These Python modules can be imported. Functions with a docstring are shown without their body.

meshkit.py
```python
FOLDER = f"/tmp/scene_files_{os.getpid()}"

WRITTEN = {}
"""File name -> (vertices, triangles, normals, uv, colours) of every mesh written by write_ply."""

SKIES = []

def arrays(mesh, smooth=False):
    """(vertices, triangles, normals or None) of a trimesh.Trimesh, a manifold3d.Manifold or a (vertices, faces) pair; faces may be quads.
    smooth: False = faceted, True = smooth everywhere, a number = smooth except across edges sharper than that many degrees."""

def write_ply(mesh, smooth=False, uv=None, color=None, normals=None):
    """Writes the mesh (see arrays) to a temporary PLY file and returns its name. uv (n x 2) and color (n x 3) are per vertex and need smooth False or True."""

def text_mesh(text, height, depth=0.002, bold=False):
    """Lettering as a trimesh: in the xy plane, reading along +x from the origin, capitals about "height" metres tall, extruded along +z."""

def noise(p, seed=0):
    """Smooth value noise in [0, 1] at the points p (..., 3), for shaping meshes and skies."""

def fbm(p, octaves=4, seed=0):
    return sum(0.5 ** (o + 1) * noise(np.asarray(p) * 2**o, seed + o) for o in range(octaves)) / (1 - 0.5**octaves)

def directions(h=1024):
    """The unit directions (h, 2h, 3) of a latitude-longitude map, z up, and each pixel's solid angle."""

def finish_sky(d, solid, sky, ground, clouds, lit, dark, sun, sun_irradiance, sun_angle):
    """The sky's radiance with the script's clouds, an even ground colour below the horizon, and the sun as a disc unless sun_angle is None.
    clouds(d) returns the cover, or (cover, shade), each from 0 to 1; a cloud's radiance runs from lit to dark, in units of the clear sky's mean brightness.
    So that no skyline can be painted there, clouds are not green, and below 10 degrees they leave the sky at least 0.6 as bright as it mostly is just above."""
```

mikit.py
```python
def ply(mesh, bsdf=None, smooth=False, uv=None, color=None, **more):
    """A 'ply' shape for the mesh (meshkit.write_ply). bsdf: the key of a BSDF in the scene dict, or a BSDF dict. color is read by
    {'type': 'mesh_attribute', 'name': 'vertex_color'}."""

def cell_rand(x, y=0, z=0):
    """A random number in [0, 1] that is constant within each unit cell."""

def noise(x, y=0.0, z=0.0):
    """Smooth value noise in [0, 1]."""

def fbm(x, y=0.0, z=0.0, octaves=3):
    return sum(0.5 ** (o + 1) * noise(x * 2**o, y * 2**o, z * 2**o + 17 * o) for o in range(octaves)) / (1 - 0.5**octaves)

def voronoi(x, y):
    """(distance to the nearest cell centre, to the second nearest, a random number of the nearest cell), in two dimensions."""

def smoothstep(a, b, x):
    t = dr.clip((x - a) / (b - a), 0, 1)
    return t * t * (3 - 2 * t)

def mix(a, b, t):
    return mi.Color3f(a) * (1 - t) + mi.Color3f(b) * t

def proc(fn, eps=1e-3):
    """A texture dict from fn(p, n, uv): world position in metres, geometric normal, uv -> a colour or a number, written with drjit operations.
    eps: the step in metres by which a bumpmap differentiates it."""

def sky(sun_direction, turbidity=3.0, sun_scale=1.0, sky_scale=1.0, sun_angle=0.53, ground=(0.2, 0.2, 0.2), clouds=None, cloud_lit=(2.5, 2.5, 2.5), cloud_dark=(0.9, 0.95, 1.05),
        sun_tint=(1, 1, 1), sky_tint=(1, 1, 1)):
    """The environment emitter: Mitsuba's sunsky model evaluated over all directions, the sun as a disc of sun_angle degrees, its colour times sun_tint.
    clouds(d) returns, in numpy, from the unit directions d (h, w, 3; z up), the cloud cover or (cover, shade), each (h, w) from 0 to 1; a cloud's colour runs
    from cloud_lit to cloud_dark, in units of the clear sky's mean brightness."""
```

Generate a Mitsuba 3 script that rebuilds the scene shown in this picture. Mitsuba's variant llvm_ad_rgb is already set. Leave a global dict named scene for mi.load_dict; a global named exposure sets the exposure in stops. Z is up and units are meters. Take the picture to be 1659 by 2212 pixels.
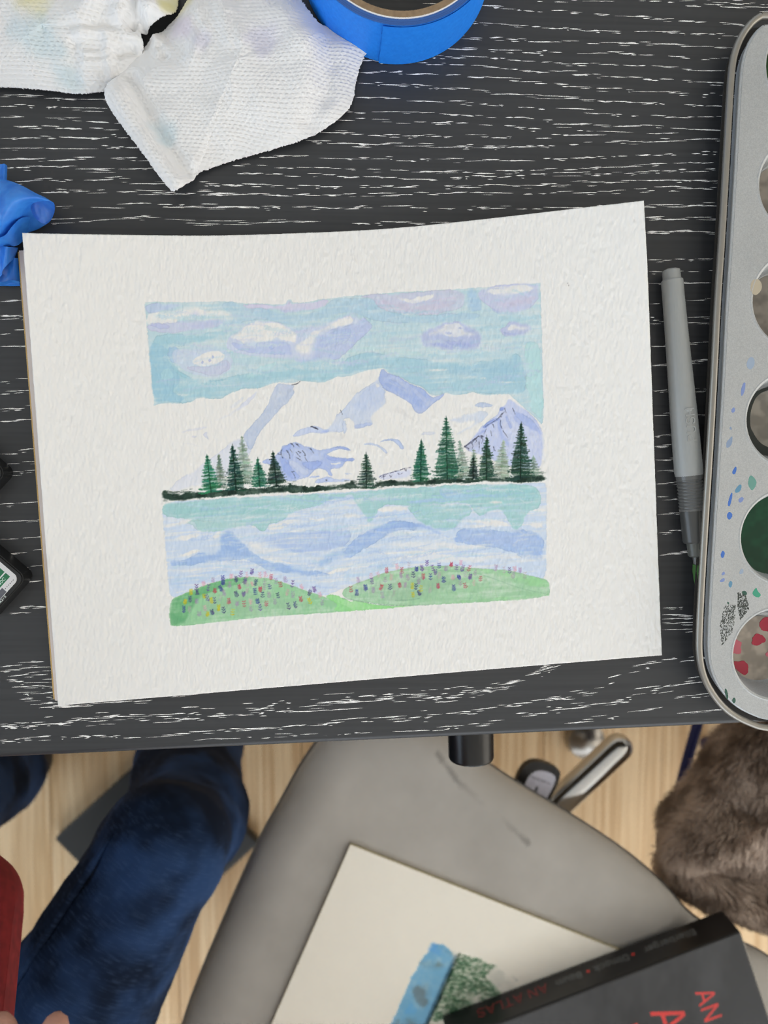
import math, random
import numpy as np, trimesh, manifold3d, shapely
from scipy import ndimage
import drjit as dr, mitsuba as mi, mikit, meshkit
from mikit import proc, fbm, noise, smoothstep, mix, voronoi
T = mi.ScalarTransform4f
rng = np.random.default_rng(7)
scene, labels = {}, {}

# ------------------------------------------------------------------ camera, light, exposure
CAM = np.array([0, 0, 1.125])
CAM_FORWARD, CAM_UP = [0.05497, -0.05987, -0.99669], [0.0, 0.9982, -0.05996]
exposure = 0.0
scene['camera'] = {'type': 'thinlens', 'fov': 54.805, 'fov_axis': 'x', 'aperture_radius': 0.0017, 'focus_distance': 0.372, 'near_clip': 0.01,
                   'to_world': T().look_at(origin=CAM.tolist(), target=(CAM + np.array(CAM_FORWARD)).tolist(), up=CAM_UP)}
RIGHT_WINDOW = (2.55, 2.36, 2.08)     # daylight through the big window on the right
FAR_WINDOW = (.68, .80, .96)       # cooler daylight, window beyond the desk
SIDE_WINDOW = (1.9, 2.3, 2.75)
NEAR_WINDOW = (2.85, 3.04, 3.26)      # the wide window behind the chairs      # cool light from the left

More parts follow.
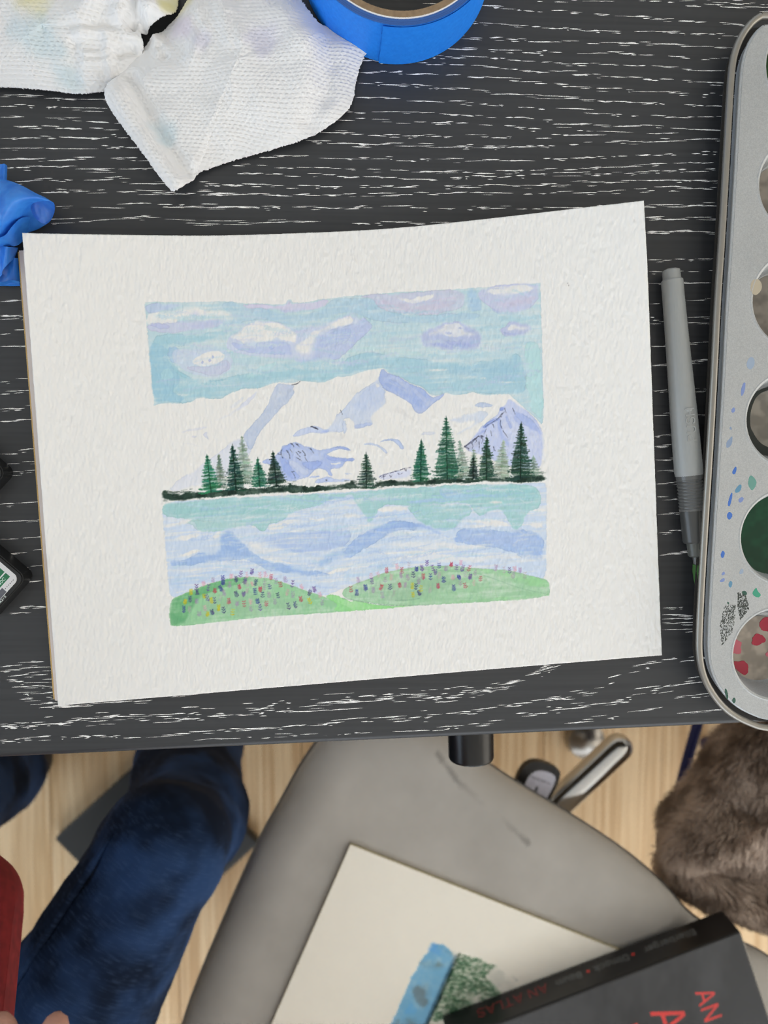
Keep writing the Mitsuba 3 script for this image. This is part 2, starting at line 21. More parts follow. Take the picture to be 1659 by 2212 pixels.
# ------------------------------------------------------------------ measured coordinates, in 0.1 mm
D = {
  'nothing': 0,
  'sheet_frame': [-1480,1076,665],
  'sheet_top': [0,0,420,10,857,23,1197,23,1465,24,1728,22,2068,11,2400,2,2662,-2,2914,-2],
  'sheet_right': [2914,-2,2936,396,2957,1041,2974,1602,2985,2244],
  'sheet_bottom': [-85,2261,656,2257,1424,2252,2184,2247,2985,2244],
  'sheet_left': [0,0,-22,494,-47,1081,-70,1669,-85,2261],
  'wash': [[[511,323,723,332,924,334,960,349,1065,350,1126,362,1182,359,1187,337,1209,338,1210,357,1301,356,1340,344,1390,344,1466,336,1458,336,1521,335,1711,329,2065,333,2247,333,2427,333,2427,333,2427,510,2423,759,2420,1038,2376,984,2315,926,2266,875,2251,859,2177,860,2120,857,2064,834,2024,851,1980,848,1936,831,1909,844,1880,848,1858,840,1816,794,1775,785,1736,757,1711,740,1655,721,1631,691,1606,693,1528,707,1489,721,1440,728,1402,722,1369,739,1331,750,1274,743,1231,732,1186,745,1111,735,1060,747,1015,764,954,757,897,767,865,777,832,804,783,795,735,789,703,800,678,808,622,814,562,804,512,817,512,817,512,651,510,432,511,323],[190,214,221],85,2,25,2,35,30],[[868,342,924,335,959,355,1063,375,1154,398,1178,417,1304,411,1363,377,1402,347,1466,339,1458,339,1614,355,1643,397,1717,439,1830,453,2021,448,2122,454,2126,489,1955,494,1803,489,1639,472,1577,450,1515,422,1452,415,1397,428,1332,456,1206,468,1144,453,1059,430,1009,428,921,449,892,435,931,397,872,373],[180,207,222],75,3,35,4,30,25],[[517,493,609,472,686,482,808,481,865,465,921,449,893,497,805,518,707,531,609,539,603,606,648,652,706,691,778,714,878,694,959,680,1065,679,1191,673,1278,684,1481,676,1478,720,1402,722,1370,738,1331,749,1231,732,1111,735,1015,764,954,757,897,767,832,802,735,789,678,808,562,804,512,816],[170,206,216],80,3,30,4,35,35],[[516,505,585,532,604,558,597,612,647,664,648,719,597,754,674,783,622,811,562,804,512,816,512,651],[155,197,216],60,8,20,4,30,25],[[609,533,657,542,639,584,632,623,603,613,597,569],[160,195,224],70,5,30,4,0,25],[[596,618,654,658,712,692,778,708,877,700,827,716,753,719,693,703,634,669],[155,200,214],60,6,30,4,0,25],[[549,671,589,630,625,675,595,701,559,696],[178,214,222],70,8,5,4,0,25],[[602,766,688,762,787,750,761,762,674,776],[232,231,227],55,5,0,4,0,25],[[952,692,1043,647,1131,636,1078,673,975,724],[185,220,222],60,8,20,4,0,25],[[1124,642,1223,672,1317,677,1253,689,1159,678],[150,200,214],50,6,20,4,0,25],[[1438,636,1567,606,1629,622,1768,649,1881,674,2096,697,2231,678,2327,653,2341,773,2345,817,2330,867,2177,859,2064,834,2024,849,1980,847,1936,831,1884,847,1859,839,1816,792,1775,784,1736,756,1655,720,1631,691,1528,706,1432,724],[170,205,217],75,3,35,4,40,35],[[1880,690,2096,707,2230,684,2320,661,2320,816,2193,807,2068,755,1972,762],[163,199,216],60,6,10,4,40,25],[[2335,616,2379,606,2422,634,2420,1012,2364,964,2335,911,2346,805],[184,219,220],80,5,30,4,0,25],[[1853,715,1911,713,1971,721,1916,728,1872,724],[232,231,227],75,3,0,2,0,25],[[2102,770,2144,770,2140,780],[232,231,227],75,3,0,2,0,25],[[2177,797,2244,797,2298,803,2244,806],[232,231,227],75,3,0,2,0,25],[[1454,587,1600,582,1820,620,1831,652,1692,638,1567,606,1476,632],[190,219,220],60,8,5,5,40,25],[[511,326,663,332,688,349,648,366,569,374,516,383],[190,204,228],80,3,40,4,0,25],[[515,378,587,371,654,368,691,348,734,340,794,349,866,373,925,397,899,414,814,404,753,411,674,417,612,430,534,433,510,429],[232,231,227],93,6,0,4,0,25],[[511,426,607,424,673,419,753,416,814,411,893,417,879,441,829,457,724,471,627,474,567,466,514,462],[200,205,226],85,4,30,4,0,25],[[522,429,571,422,618,436,610,453,545,448],[188,194,226],70,4,30,4,0,25],[[702,440,765,418,862,416,861,440,810,456,736,465],[190,197,228],50,6,30,4,0,25],[[739,359,762,375,781,403,729,411,704,416,719,385],[203,207,230],60,5,30,4,0,25],[[787,361,806,389,793,404,779,385],[203,207,230],60,4,30,4,0,25],[[960,351,1065,352,1126,364,1182,360,1187,339,1208,340,1210,358,1301,358,1340,346,1393,346,1363,377,1305,395,1179,410,1149,391,1063,376,983,370],[211,207,227],90,3,20,4,0,25],[[1137,385,1199,384,1287,379,1273,400,1179,410,1154,401],[187,200,228],60,4,30,4,0,25],[[886,509,906,485,970,457,1022,429,1070,440,1132,446,1162,460,1205,471,1262,465,1332,462,1383,446,1498,421,1489,434,1559,436,1599,492,1546,536,1492,583,1439,618,1420,643,1319,644,1236,654,1188,635,1027,609,948,586,875,570],[204,211,230],85,6,15,5,0,25],[[906,491,970,458,1022,430,1070,443,1132,449,1162,463,1205,481,1228,513,1212,562,1170,535,1107,532,1033,531,963,545,928,523,892,506],[232,231,227],93,7,0,4,0,25],[[1193,561,1251,539,1285,503,1342,494,1383,452,1497,427,1489,436,1510,452,1493,470,1448,475,1393,490,1341,512,1307,542,1297,591,1283,617,1208,613],[232,231,227],93,6,0,4,0,25],[[891,528,951,544,1032,534,1107,535,1175,541,1194,586,1195,620,1133,605,1028,596,961,577,913,560],[186,198,230],75,5,20,4,0,25],[[1081,555,1112,551,1110,575,1085,580],[170,185,226],60,4,30,4,0,25],[[1307,545,1347,513,1406,486,1494,472,1506,471,1526,453,1559,438,1588,469,1599,493,1546,536,1492,583,1439,616,1420,643,1319,644,1236,654,1194,639,1195,618,1283,622,1304,592],[188,200,229],80,4,35,4,0,25],[[1326,543,1392,502,1494,483,1489,551,1412,572,1335,593],[178,192,227],50,6,30,4,0,25],[[1358,626,1372,608,1397,606,1390,627],[165,182,226],60,3,30,4,0,25],[[612,570,638,550,718,538,828,537,887,571,905,621,888,664,816,697,737,687,666,652,620,620],[203,214,230],75,6,10,4,0,25],[[717,632,759,645,833,633,847,613,884,608,890,654,842,675,792,691,727,662,673,647],[199,204,224],75,4,30,4,0,25],[[707,613,739,588,802,567,844,567,874,596,833,631,759,643,716,629],[232,231,227],95,3,0,3,0,25],[[746,619,755,610,763,620,754,630],[188,196,228],80,3,30,4,0,25],[[780,609,790,599,798,610,788,619],[188,196,228],80,3,30,4,0,25],[[797,594,806,585,814,595,805,604],[188,196,228],80,3,30,4,0,25],[[1527,338,1610,333,1717,332,1850,331,2065,334,2059,416,2009,438,1894,451,1792,451,1661,418,1625,390,1605,356],[203,203,222],75,3,35,4,0,25],[[1633,356,1721,370,1809,388,1860,385,2026,358,2010,413,1895,431,1793,434,1674,411],[206,200,217],55,8,0,4,0,25],[[1720,344,1785,365,1836,351,1893,353,1913,344,1898,375,1841,382,1809,387,1753,372,1719,361],[232,231,227],85,4,0,4,0,25],[[1733,435,1793,434,1815,448,1754,448],[232,231,227],75,3,0,4,0,25],[[2065,336,2115,333,2126,365,2139,415,2122,454,2053,437],[172,201,226],70,6,20,4,0,25],[[2117,358,2153,329,2279,326,2390,330,2424,332,2422,398,2386,442,2322,468,2210,462,2167,430,2125,383],[199,203,227],85,4,30,4,0,25],[[2152,360,2172,337,2278,331,2390,338,2401,366,2326,376,2263,385,2201,369],[232,231,227],90,5,0,4,0,25],[[2200,395,2307,387,2413,386,2386,427,2292,445,2210,445],[207,200,218],60,7,0,4,0,25],[[2190,338,2272,341,2259,349,2196,345],[190,200,226],60,3,30,4,0,25],[[2161,429,2241,463,2335,460,2290,479,2197,463],[180,196,226],50,5,30,4,0,25],[[1811,569,1839,527,1904,500,1956,481,2006,481,2069,501,2124,523,2138,577,2145,622,2073,652,1998,637,1871,623,1822,589],[208,220,228],80,7,0,4,0,25],[[1824,558,1842,527,1903,506,1955,491,2006,484,2069,504,2118,526,2132,571,2126,620,2074,642,1998,625,1928,625,1872,617,1832,586],[184,193,223],90,4,30,6,0,25],[[1850,550,1916,510,1993,489,2062,510,2054,537,2108,538,2103,569,2015,560,1920,557,1887,565],[226,227,228],90,5,0,6,0,25],[[1880,577,1982,577,2052,581,2098,606,2062,635,1999,622,1885,613],[168,180,221],75,4,40,6,0,25],[[1909,519,1954,512,1947,528],[176,188,222],70,3,30,4,0,25],[[2011,519,2055,519,2035,533],[176,188,222],70,3,30,4,0,25],[[2097,556,2123,554,2115,576,2096,575],[176,188,222],70,3,30,4,0,25],[[2067,588,2099,587,2095,612,2069,611],[176,188,222],70,3,30,4,0,25],[[1940,540,1991,537,1977,551],[176,188,222],70,3,30,4,0,25],[[1832,635,1922,626,2061,645,2010,652,1883,646],[232,231,227],50,4,0,4,0,25],[[2215,545,2245,516,2283,499,2327,514,2379,528,2384,569,2330,585,2248,578,2230,558],[190,197,223],85,4,30,6,0,25],[[2244,541,2289,514,2332,534,2363,535,2369,556,2331,559,2287,549],[228,228,228],90,4,0,5,0,25],[[2224,552,2287,556,2356,567,2317,577,2255,568],[172,184,220],60,3,30,4,0,25],[[544,1225,604,1178,656,1150,701,1128,760,1088,819,1047,853,1018,898,995,941,1004,969,1050,905,1147,777,1196,687,1222,586,1240],[214,219,233],60,3,35,4,0,25],[[853,1021,898,995,935,1004,963,1050,948,1080,900,1058],[205,213,230],50,4,30,4,0,25],[[1104,747,1117,740,1173,750,1195,752,1184,773,1195,789,1148,843,1115,863,1080,905,1027,953,989,1001,966,1050,949,1061,929,1003,917,990,985,922,1025,883,1060,835,1086,780],[189,201,222],85,2,35,3,0,25],[[1114,744,1192,755,1171,785,1127,782],[196,203,226],50,5,20,4,0,25],[[1077,780,1104,750,1094,799,1061,829],[214,219,228],50,4,20,4,0,25],[[780,910,863,880,916,846,976,793,1015,770,997,800,947,847,875,887,811,910],[211,216,231],70,4,20,4,0,25],[[860,849,905,820,951,788,930,822,890,857],[219,222,228],60,5,10,4,0,25],[[617,950,692,933,773,931,722,948,660,953],[216,218,228],60,5,10,4,0,25],[[731,967,761,955,754,974,764,999,741,980],[205,211,228],70,3,30,4,0,25],[[673,977,713,977,687,990],[205,211,228],60,3,30,4,0,25],[[606,1003,679,1014,740,1030,679,1020],[220,222,228],50,5,10,4,0,25],[[1631,694,1622,741,1638,789,1636,843,1639,865,1620,893,1592,910,1564,937,1570,972,1530,983,1478,993,1466,979,1473,963,1444,927,1418,938,1449,978,1422,998,1346,992,1320,1003,1341,978,1375,935,1423,881,1470,840,1476,821,1536,787,1576,764,1603,740,1617,709],[200,211,230],85,2,35,4,0,25],[[1522,805,1601,759,1631,792,1634,843,1612,886,1559,915,1496,911,1460,877],[190,204,231],55,6,20,4,0,25],[[1447,924,1480,961,1463,982,1426,1008,1423,957],[232,231,227],90,3,0,4,0,25],[[1417,944,1437,939,1436,996,1413,1007],[200,211,230],80,3,40,4,0,25],[[1470,969,1511,966,1571,960,1565,973,1530,983,1478,993],[178,194,229],60,3,30,4,0,25],[[1631,693,1652,721,1705,738,1735,759,1775,787,1810,795,1840,822,1870,856,1903,846,1937,831,1915,860,1882,878,1855,901,1828,918,1802,935,1777,915,1766,883,1742,862,1705,841,1674,820,1643,809,1625,785,1605,753,1617,716],[168,186,227],88,2,40,3,0,25],[[1620,760,1693,821,1755,863,1803,910,1817,886,1757,819,1683,776],[150,174,226],40,6,20,4,0,25],[[1753,793,1784,801,1832,848,1856,882,1836,887,1794,840],[187,199,228],65,5,10,4,0,25],[[1647,742,1697,764,1758,812,1733,804,1671,769],[158,179,226],50,5,30,4,0,25],[[1588,764,1607,772,1612,791,1599,793],[232,231,227],90,3,0,4,0,25],[[1644,894,1702,879,1750,932,1786,973,1749,958,1700,917,1661,927],[221,220,217],60,8,5,4,0,25],[[1301,1003,1358,1002,1438,1002,1403,1035,1388,1049,1356,1032],[222,221,218],60,6,5,4,0,25],[[1164,1004,1188,978,1210,972,1248,958,1260,961,1272,957,1295,961,1326,979,1350,978,1346,994,1306,1000,1283,991,1246,993,1222,1001,1184,1008],[193,206,234],85,2,40,2,0,25],[[1199,990,1243,972,1227,987],[232,231,227],70,3,0,4,0,25],[[1312,981,1351,977,1347,993,1314,993],[165,185,230],70,2,30,4,0,25],[[1005,1123,1023,1106,1056,1105,1083,1086,1110,1060,1109,1046,1139,1043,1154,1030,1187,1034,1205,1047,1250,1064,1296,1078,1334,1078,1382,1065,1428,1072,1455,1097,1418,1083,1381,1083,1342,1095,1323,1101,1350,1112,1397,1124,1462,1129,1464,1147,1414,1140,1408,1168,1393,1176,1351,1173,1336,1182,1351,1209,1334,1215,1313,1173,1281,1169,1251,1184,1231,1208,1183,1219,1126,1225,1104,1205,1094,1157,1049,1135],[176,192,231],88,2,35,3,0,25],[[1152,1058,1194,1065,1258,1083,1313,1105,1316,1129,1255,1130,1199,1126,1168,1096,1146,1076],[196,207,233],65,6,10,4,0,25],[[1194,1131,1246,1129,1311,1133,1295,1160,1256,1181,1225,1161],[160,180,230],70,3,40,4,0,25],[[1085,1091,1134,1113,1146,1151,1198,1201,1174,1214,1119,1201,1099,1148],[155,176,230],60,4,30,4,0,25],[[1129,1126,1162,1114,1193,1145,1242,1181,1212,1202,1178,1162],[203,212,233],75,5,20,4,0,25],[[1106,1055,1154,1032,1158,1049,1142,1076,1109,1074],[152,173,229],50,4,30,4,0,25],[[1318,1105,1397,1125,1462,1129,1461,1146,1396,1138,1330,1130],[158,177,229],60,3,30,4,0,25],[[1341,1144,1395,1147,1395,1155,1348,1153],[232,231,227],90,3,0,4,0,25],[[1315,1150,1333,1165,1328,1167],[232,231,227],60,2,0,4,0,25],[[1241,1195,1271,1171,1309,1171,1335,1201,1292,1212],[232,231,227],92,3,0,4,0,25],[[1346,1183,1393,1176,1414,1149,1461,1152,1460,1199,1429,1202,1395,1214,1363,1203],[232,231,227],92,4,0,4,0,25],[[1231,1204,1287,1206,1287,1216,1240,1213],[176,192,231],85,2,30,4,0,25],[[1262,1229,1287,1219,1334,1212,1357,1226,1409,1229,1443,1238,1436,1247,1370,1241,1314,1237,1299,1243,1261,1243],[190,203,234],85,2,35,4,0,25],[[1401,1205,1439,1205,1457,1209,1424,1213],[180,196,232],60,3,30,4,0,25],[[1358,1075,1391,1065,1428,1072,1453,1095,1418,1081,1386,1079],[157,178,228],60,2,40,4,0,25],[[1514,1061,1543,1057,1589,1070,1621,1096,1632,1115,1619,1118,1598,1090,1566,1071,1518,1068],[199,210,231],85,2,30,2,0,25],[[1588,1061,1615,1046,1657,1042,1690,1051,1707,1078,1717,1100,1699,1101,1679,1071,1657,1052,1619,1053],[184,200,231],85,2,40,2,0,25],[[1555,1158,1612,1157,1654,1167,1616,1171,1564,1168],[213,215,226],70,5,10,4,0,25],[[1807,1025,1838,1018,1874,1027,1868,1038,1819,1037],[211,216,226],75,3,25,4,0,25],[[1940,965,1981,952,1994,957,2053,941,2116,933,2148,953,2136,966,2090,1001,2039,1028,1984,1052,1971,1038,2040,1011,2082,982,2023,992,1979,985,1948,974],[206,215,229],80,3,25,4,0,25],[[2079,905,2118,891,2169,906,2176,920,2142,922,2085,918],[188,202,226],80,2,30,4,0,25],[[1577,1230,1613,1218,1661,1210,1715,1194,1743,1193,1751,1227,1721,1249,1645,1249,1587,1250],[212,217,236],75,3,20,4,0,25],[[2253,878,2278,902,2302,922,2351,963,2388,1010,2413,1060,2401,1242,2352,1239,2249,1232,2167,1189,2098,1158,2047,1136,2017,1110,2058,1066,2092,1027,2139,988,2202,951,2206,932,2239,912],[196,205,233],88,2,35,4,0,25],[[2245,926,2302,956,2371,1000,2408,1065,2403,1082,2360,1044,2317,1019,2287,982],[168,184,227],70,3,35,4,0,25],[[2266,945,2300,996,2337,1065,2357,1120,2331,1100,2302,1041,2273,994],[163,180,226],50,6,20,4,0,25],[[2185,980,2203,977,2209,1026,2234,1072,2250,1104,2248,1140,2214,1111,2189,1078],[166,183,228],75,5,20,4,0,25],[[2231,952,2247,975,2263,1029,2249,1033,2233,992],[166,183,228],70,5,20,4,0,25],[[2111,1013,2139,990,2203,968,2207,981,2152,1004,2120,1025],[152,170,222],80,3,30,4,0,25],[[2060,1061,2092,1036,2133,1025,2123,1047,2073,1066],[160,176,224],70,4,20,4,0,25],[[2012,1107,2045,1087,2073,1068,2118,1056,2107,1095,2088,1112,2042,1140],[186,190,208],60,5,20,4,0,25],[[2205,924,2236,926,2227,943,2204,950,2200,937],[140,160,220],80,3,40,4,0,25],[[2260,985,2272,1016,2277,1048,2267,1025],[224,226,232],75,4,0,4,0,25],[[2165,1010,2181,1055,2183,1100,2167,1068],[224,226,232],75,4,0,4,0,25],[[2360,1049,2376,1081,2387,1148,2371,1112],[224,226,232],75,4,0,4,0,25],[[2127,1056,2143,1088,2133,1110],[224,226,232],75,4,0,4,0,25],[[2306,1063,2330,1118,2346,1164,2312,1117],[224,226,232],75,4,0,4,0,25],[[2208,1052,2220,1080,2223,1102,2211,1079],[224,226,232],75,4,0,4,0,25],[[2391,1059,2418,1048,2417,1222,2399,1185,2397,1122],[196,206,232],60,5,10,4,0,25],[[508,1285,670,1286,958,1290,1211,1290,1440,1296,1464,1293,1814,1293,2165,1304,2397,1311,2420,1316,2411,1519,2399,1807,2341,1789,2214,1744,2037,1723,1931,1701,1762,1693,1662,1700,1577,1712,1505,1735,1433,1758,1361,1781,1291,1803,1259,1806,1208,1789,1115,1743,1022,1704,928,1684,833,1681,737,1696,641,1721,569,1748,503,1770,506,1565,505,1393],[203,217,234],85,2,20,3,75,30],[[507,1288,669,1288,958,1291,1211,1292,1440,1297,1464,1295,1814,1295,2165,1305,2383,1315,2385,1432,2331,1450,2305,1485,2277,1545,2240,1544,2226,1506,2200,1452,2145,1430,2086,1470,2049,1435,2020,1391,1949,1382,1836,1386,1724,1389,1634,1369,1570,1379,1555,1399,1537,1450,1509,1459,1491,1408,1452,1357,1445,1311,1393,1311,1439,1315,1303,1338,1238,1359,1141,1379,1087,1426,1023,1428,1008,1463,977,1460,959,1437,922,1431,883,1439,833,1442,757,1450,669,1452,652,1384,563,1368,509,1350],[167,207,207],88,2,30,5,35,30],[[1696,1383,1837,1382,2020,1387,2045,1435,1987,1477,1913,1530,1829,1508,1761,1470,1729,1410],[167,207,207],85,3,35,5,30,25],[[593,1386,674,1388,861,1404,947,1436,833,1442,757,1450,669,1452,647,1415],[176,209,206],60,3,40,5,0,25],[[514,1292,694,1298,893,1305,1134,1301,1129,1371,951,1379,700,1368,516,1346],[158,203,203],50,5,20,5,50,25],[[1989,1308,2235,1316,2375,1346,2379,1403,2231,1394,2091,1371,1994,1350],[158,204,208],50,6,10,5,60,25],[[1877,1294,2022,1348,2268,1361,2092,1364,1880,1364],[170,202,226],60,5,10,4,50,25],[[1655,1363,1881,1350,2091,1371,1879,1378],[170,202,226],60,5,10,4,50,25],[[2119,1386,2175,1384,2203,1399,2174,1411,2121,1404],[232,231,227],85,4,0,5,30,25],[[1556,1381,1626,1382,1710,1384,1715,1409,1631,1411,1561,1403],[232,231,227],85,4,0,5,30,25],[[2328,1446,2399,1440,2405,1458,2334,1457],[232,231,227],85,4,0,5,30,25],[[1987,1477,2086,1473,2212,1495,2225,1524,2140,1515,2014,1493],[232,231,227],85,4,0,5,30,25],[[2325,1513,2396,1503,2401,1546,2331,1535],[232,231,227],85,4,0,5,30,25],[[1390,1360,1445,1360,1451,1378,1388,1377],[232,231,227],85,4,0,5,30,25],[[1387,1398,1464,1400,1482,1436,1412,1435,1385,1422],[232,231,227],85,4,0,5,30,25],[[511,1399,625,1375,655,1384,572,1410,519,1419],[232,231,227],80,5,0,5,35,25],[[530,1471,644,1447,756,1461,654,1473,565,1492],[232,231,227],80,5,0,5,35,25],[[509,1565,580,1545,650,1530,686,1543,578,1564],[232,231,227],80,5,0,5,35,25],[[1219,1358,1436,1363,1434,1382,1269,1374],[232,231,227],80,5,0,5,35,25],[[1170,1419,1433,1408,1431,1430,1265,1426],[232,231,227],80,5,0,5,35,25],[[1023,1431,1106,1428,1190,1414,1156,1437,1059,1460,1015,1460],[232,231,227],80,5,0,5,35,25],[[891,1509,961,1495,978,1522,1000,1575,950,1561],[232,231,227],80,5,0,5,35,25],[[998,1594,1092,1620,1238,1643,1217,1661,1123,1635,1028,1618],[232,231,227],80,5,0,5,35,25],[[554,1626,718,1622,806,1625,679,1635,572,1640],[232,231,227],80,5,0,5,35,25],[[1246,1702,1416,1656,1414,1688,1311,1703],[232,231,227],80,5,0,5,35,25],[[717,1471,776,1443,788,1450,766,1494,729,1485],[232,231,227],80,5,0,5,35,25],[[507,1745,609,1720,712,1696,686,1707,595,1739],[232,231,227],80,5,0,5,35,25],[[921,1437,941,1429,965,1444],[232,231,227],80,5,0,5,35,25],[[509,1575,583,1584,654,1550,748,1557,776,1520,774,1469,808,1439,850,1461,908,1529,960,1597,1059,1630,1185,1665,1324,1702,1246,1710,1119,1688,994,1659,946,1622,872,1591,777,1597,619,1606,512,1605],[163,190,228],82,4,20,5,45,25],[[774,1469,814,1440,856,1468,914,1536,935,1589,860,1577,788,1534],[156,184,226],55,7,10,5,30,25],[[960,1514,1039,1469,1135,1471,1262,1475,1429,1466,1423,1552,1286,1595,1239,1617,1158,1595,1065,1553,1003,1536],[180,199,230],75,5,30,5,50,25],[[1033,1471,1166,1473,1159,1489,1261,1483,1429,1469,1427,1491,1197,1492,1070,1489],[168,190,228],50,4,10,4,0,25],[[1246,1618,1332,1585,1422,1565,1420,1604,1314,1649,1248,1676],[168,194,228],70,5,20,5,40,25],[[509,1642,678,1642,818,1639,739,1672,623,1702,507,1738],[186,208,233],60,7,10,5,60,25],[[1374,1590,1441,1538,1521,1488,1593,1461,1621,1455,1719,1462,1817,1485,1870,1532,1939,1572,1956,1508,2083,1524,2224,1548,2295,1538,2397,1567,2397,1692,2359,1709,2254,1659,2078,1612,1980,1591,1932,1573,1869,1548,1801,1510,1696,1501,1603,1521,1501,1578,1414,1621,1371,1639],[165,190,228],80,4,30,5,40,25],[[1491,1521,1564,1473,1621,1456,1719,1463,1816,1486,1864,1525,1773,1498,1661,1490,1575,1513],[152,181,227],50,4,20,4,0,25],[[1956,1513,2083,1529,2224,1552,2393,1571,2394,1646,2220,1627,2079,1596,1981,1582],[177,196,229],60,6,10,5,40,25],[[2240,1657,2325,1670,2380,1709,2358,1715,2288,1696],[160,188,226],60,5,30,4,0,25],[[1586,1563,1713,1557,1869,1561,1952,1595,2050,1615,2006,1634,1795,1605,1604,1613],[226,229,231],80,7,0,6,50,25],[[1547,1630,1723,1629,2005,1662,2181,1688,2003,1698,1721,1664],[226,229,231],80,7,0,6,50,25],[[1411,1663,1566,1660,1651,1659,1550,1687,1423,1699],[226,229,231],80,7,0,6,50,25],[[1368,1688,1481,1668,1651,1652,1671,1667,1506,1712,1406,1741,1363,1759],[190,211,232],60,6,10,5,50,25],[[503,1770,569,1749,640,1723,737,1697,833,1682,928,1686,1022,1705,1115,1745,1208,1789,1259,1806,1339,1852,1402,1880,1400,1897,1169,1893,913,1893,721,1902,509,1908,495,1893],[152,202,157],92,2,30,2,20,30],[[503,1770,569,1749,640,1723,737,1697,833,1682,928,1687,894,1715,760,1731,656,1769,613,1830,563,1898,507,1907,496,1891],[105,172,118],65,10,15,2,20,40],[[503,1822,567,1853,576,1899,507,1907],[92,160,115],50,8,20,4,0,25],[[668,1770,924,1743,1143,1805,1236,1858,1041,1882,786,1889,628,1883],[155,193,158],60,14,0,5,20,25],[[1361,1781,1433,1758,1505,1735,1577,1712,1662,1700,1762,1693,1931,1701,2037,1723,2214,1744,2341,1789,2408,1806,2414,1859,2409,1892,2278,1901,1849,1895,1637,1887,1497,1862,1358,1828],[160,202,163],92,2,30,2,25,30],[[1403,1790,1575,1739,1760,1716,1930,1728,1983,1789,1851,1858,1638,1871,1463,1837],[152,187,156],60,14,0,5,20,25],[[2030,1724,2214,1748,2404,1808,2410,1855,2281,1832,2141,1779],[155,212,152],60,10,10,4,0,25],[[1779,1885,1992,1883,2409,1869,2409,1892,2278,1901,1849,1895],[150,208,150],60,5,10,4,0,25],[[1259,1807,1317,1802,1367,1828,1403,1850,1414,1837,1497,1867,1601,1884,1721,1890,1707,1894,1565,1896,1354,1894,1349,1895,1298,1888,1339,1859],[150,217,143],85,3,30,3,0,25]],
  'lines': [[[1182,751,1205,749,1221,737],[70,70,80],35,80],[[1761,1709,1902,1726,2036,1746,2140,1786,2245,1836,2401,1882],[135,180,145],30,60],[[1624,1856,1695,1861,1745,1856],[120,160,130],40,60],[[1358,1828,1497,1862,1566,1879,1672,1888,1792,1893],[110,150,125],28,70],[[2558,343,2564,359],[110,105,105],25,80],[[-1,41,49,37,93,31],[135,140,175],25,70],[[2726,1578,2728,1580],[90,90,95],40,80],[[1260,961,1267,958,1273,967],[45,48,66],50,90],[[1273,967,1285,970,1293,977],[45,48,66],50,90],[[1267,961,1280,971],[45,48,66],50,90],[[1410,888,1414,898,1418,909],[45,48,66],24,85],[[1405,900,1416,900],[45,48,66],24,85],[[1154,1037,1163,1044,1169,1055],[45,48,66],24,85],[[1161,1039,1168,1049],[45,48,66],24,85],[[1179,1040,1186,1046,1197,1058],[45,48,66],24,85],[[1186,1043,1193,1048],[45,48,66],24,85],[[1110,1064,1101,1083,1111,1107],[45,48,66],24,85],[[1087,1084,1105,1092],[45,48,66],24,85],[[1130,1070,1141,1085,1146,1113],[45,48,66],24,85],[[1137,1073,1147,1099],[45,48,66],24,85],[[1151,1069,1158,1081],[45,48,66],24,85],[[1176,1080,1196,1107],[45,48,66],24,85],[[1189,1079,1202,1085,1195,1088],[45,48,66],24,85],[[1209,1077,1220,1090,1224,1104,1215,1099],[45,48,66],24,85],[[1241,1065,1256,1076,1265,1094],[45,48,66],24,85],[[1250,1064,1254,1073],[45,48,66],24,85],[[1177,1108,1190,1116,1201,1127],[45,48,66],24,85],[[1190,1121,1197,1117],[45,48,66],24,85],[[1220,1111,1225,1123,1231,1131],[45,48,66],24,85],[[1149,1175,1159,1189,1165,1209],[45,48,66],24,85],[[1151,1177,1163,1176],[45,48,66],24,85],[[1314,1228,1323,1233],[45,48,66],24,85],[[1320,1226,1318,1233],[45,48,66],24,85],[[1581,1231,1613,1218,1661,1210,1715,1195,1743,1193],[60,60,85],30,85],[[1603,1225,1603,1244],[60,60,85],30,85],[[1593,1234,1613,1228],[60,60,85],30,85],[[1634,1225,1641,1237,1646,1225],[60,60,85],30,85],[[1661,1207,1681,1206],[60,60,85],30,85],[[1675,1218,1684,1225,1699,1219],[60,60,85],30,85],[[1712,1201,1718,1211,1721,1199],[60,60,85],30,85],[[2016,1107,2045,1087,2073,1068,2105,1055,2113,1064],[58,60,84],26,80],[[2017,1103,2039,1118],[58,60,84],26,80],[[2017,1109,2034,1115,2038,1131],[58,60,84],26,80],[[2045,1087,2054,1081],[58,60,84],26,80],[[2054,1092,2060,1105,2054,1123],[58,60,84],26,80],[[2070,1070,2081,1082,2072,1088],[58,60,84],26,80],[[2090,1085,2091,1112,2087,1138],[58,60,84],26,80],[[2100,1059,2113,1078,2103,1095],[58,60,84],26,80],[[2119,1047,2131,1025],[58,60,84],26,80],[[2125,1014,2157,996,2184,984,2208,961,2224,947],[58,60,84],26,80],[[2207,972,2217,951],[58,60,84],26,80],[[2157,1000,2165,1007],[58,60,84],26,80],[[2165,1005,2169,1023],[58,60,84],26,80],[[2204,986,2201,1007,2209,1030],[58,60,84],26,80],[[2213,1039,2225,1058,2236,1076],[58,60,84],26,80],[[2227,929,2233,952],[58,60,84],26,80],[[2267,932,2277,961],[58,60,84],26,80],[[2160,1116,2170,1139],[58,60,84],26,80],[[2151,1035,2156,1062],[58,60,84],26,80],[[2164,1116,2161,1139],[58,60,84],26,80],[[2087,1058,2108,1073],[58,60,84],26,80],[[2026,1101,2058,1085,2091,1058],[60,62,80],60,60],[[2105,1059,2115,1064],[60,62,80],60,60],[[2205,968,2210,957],[60,62,80],60,60]],
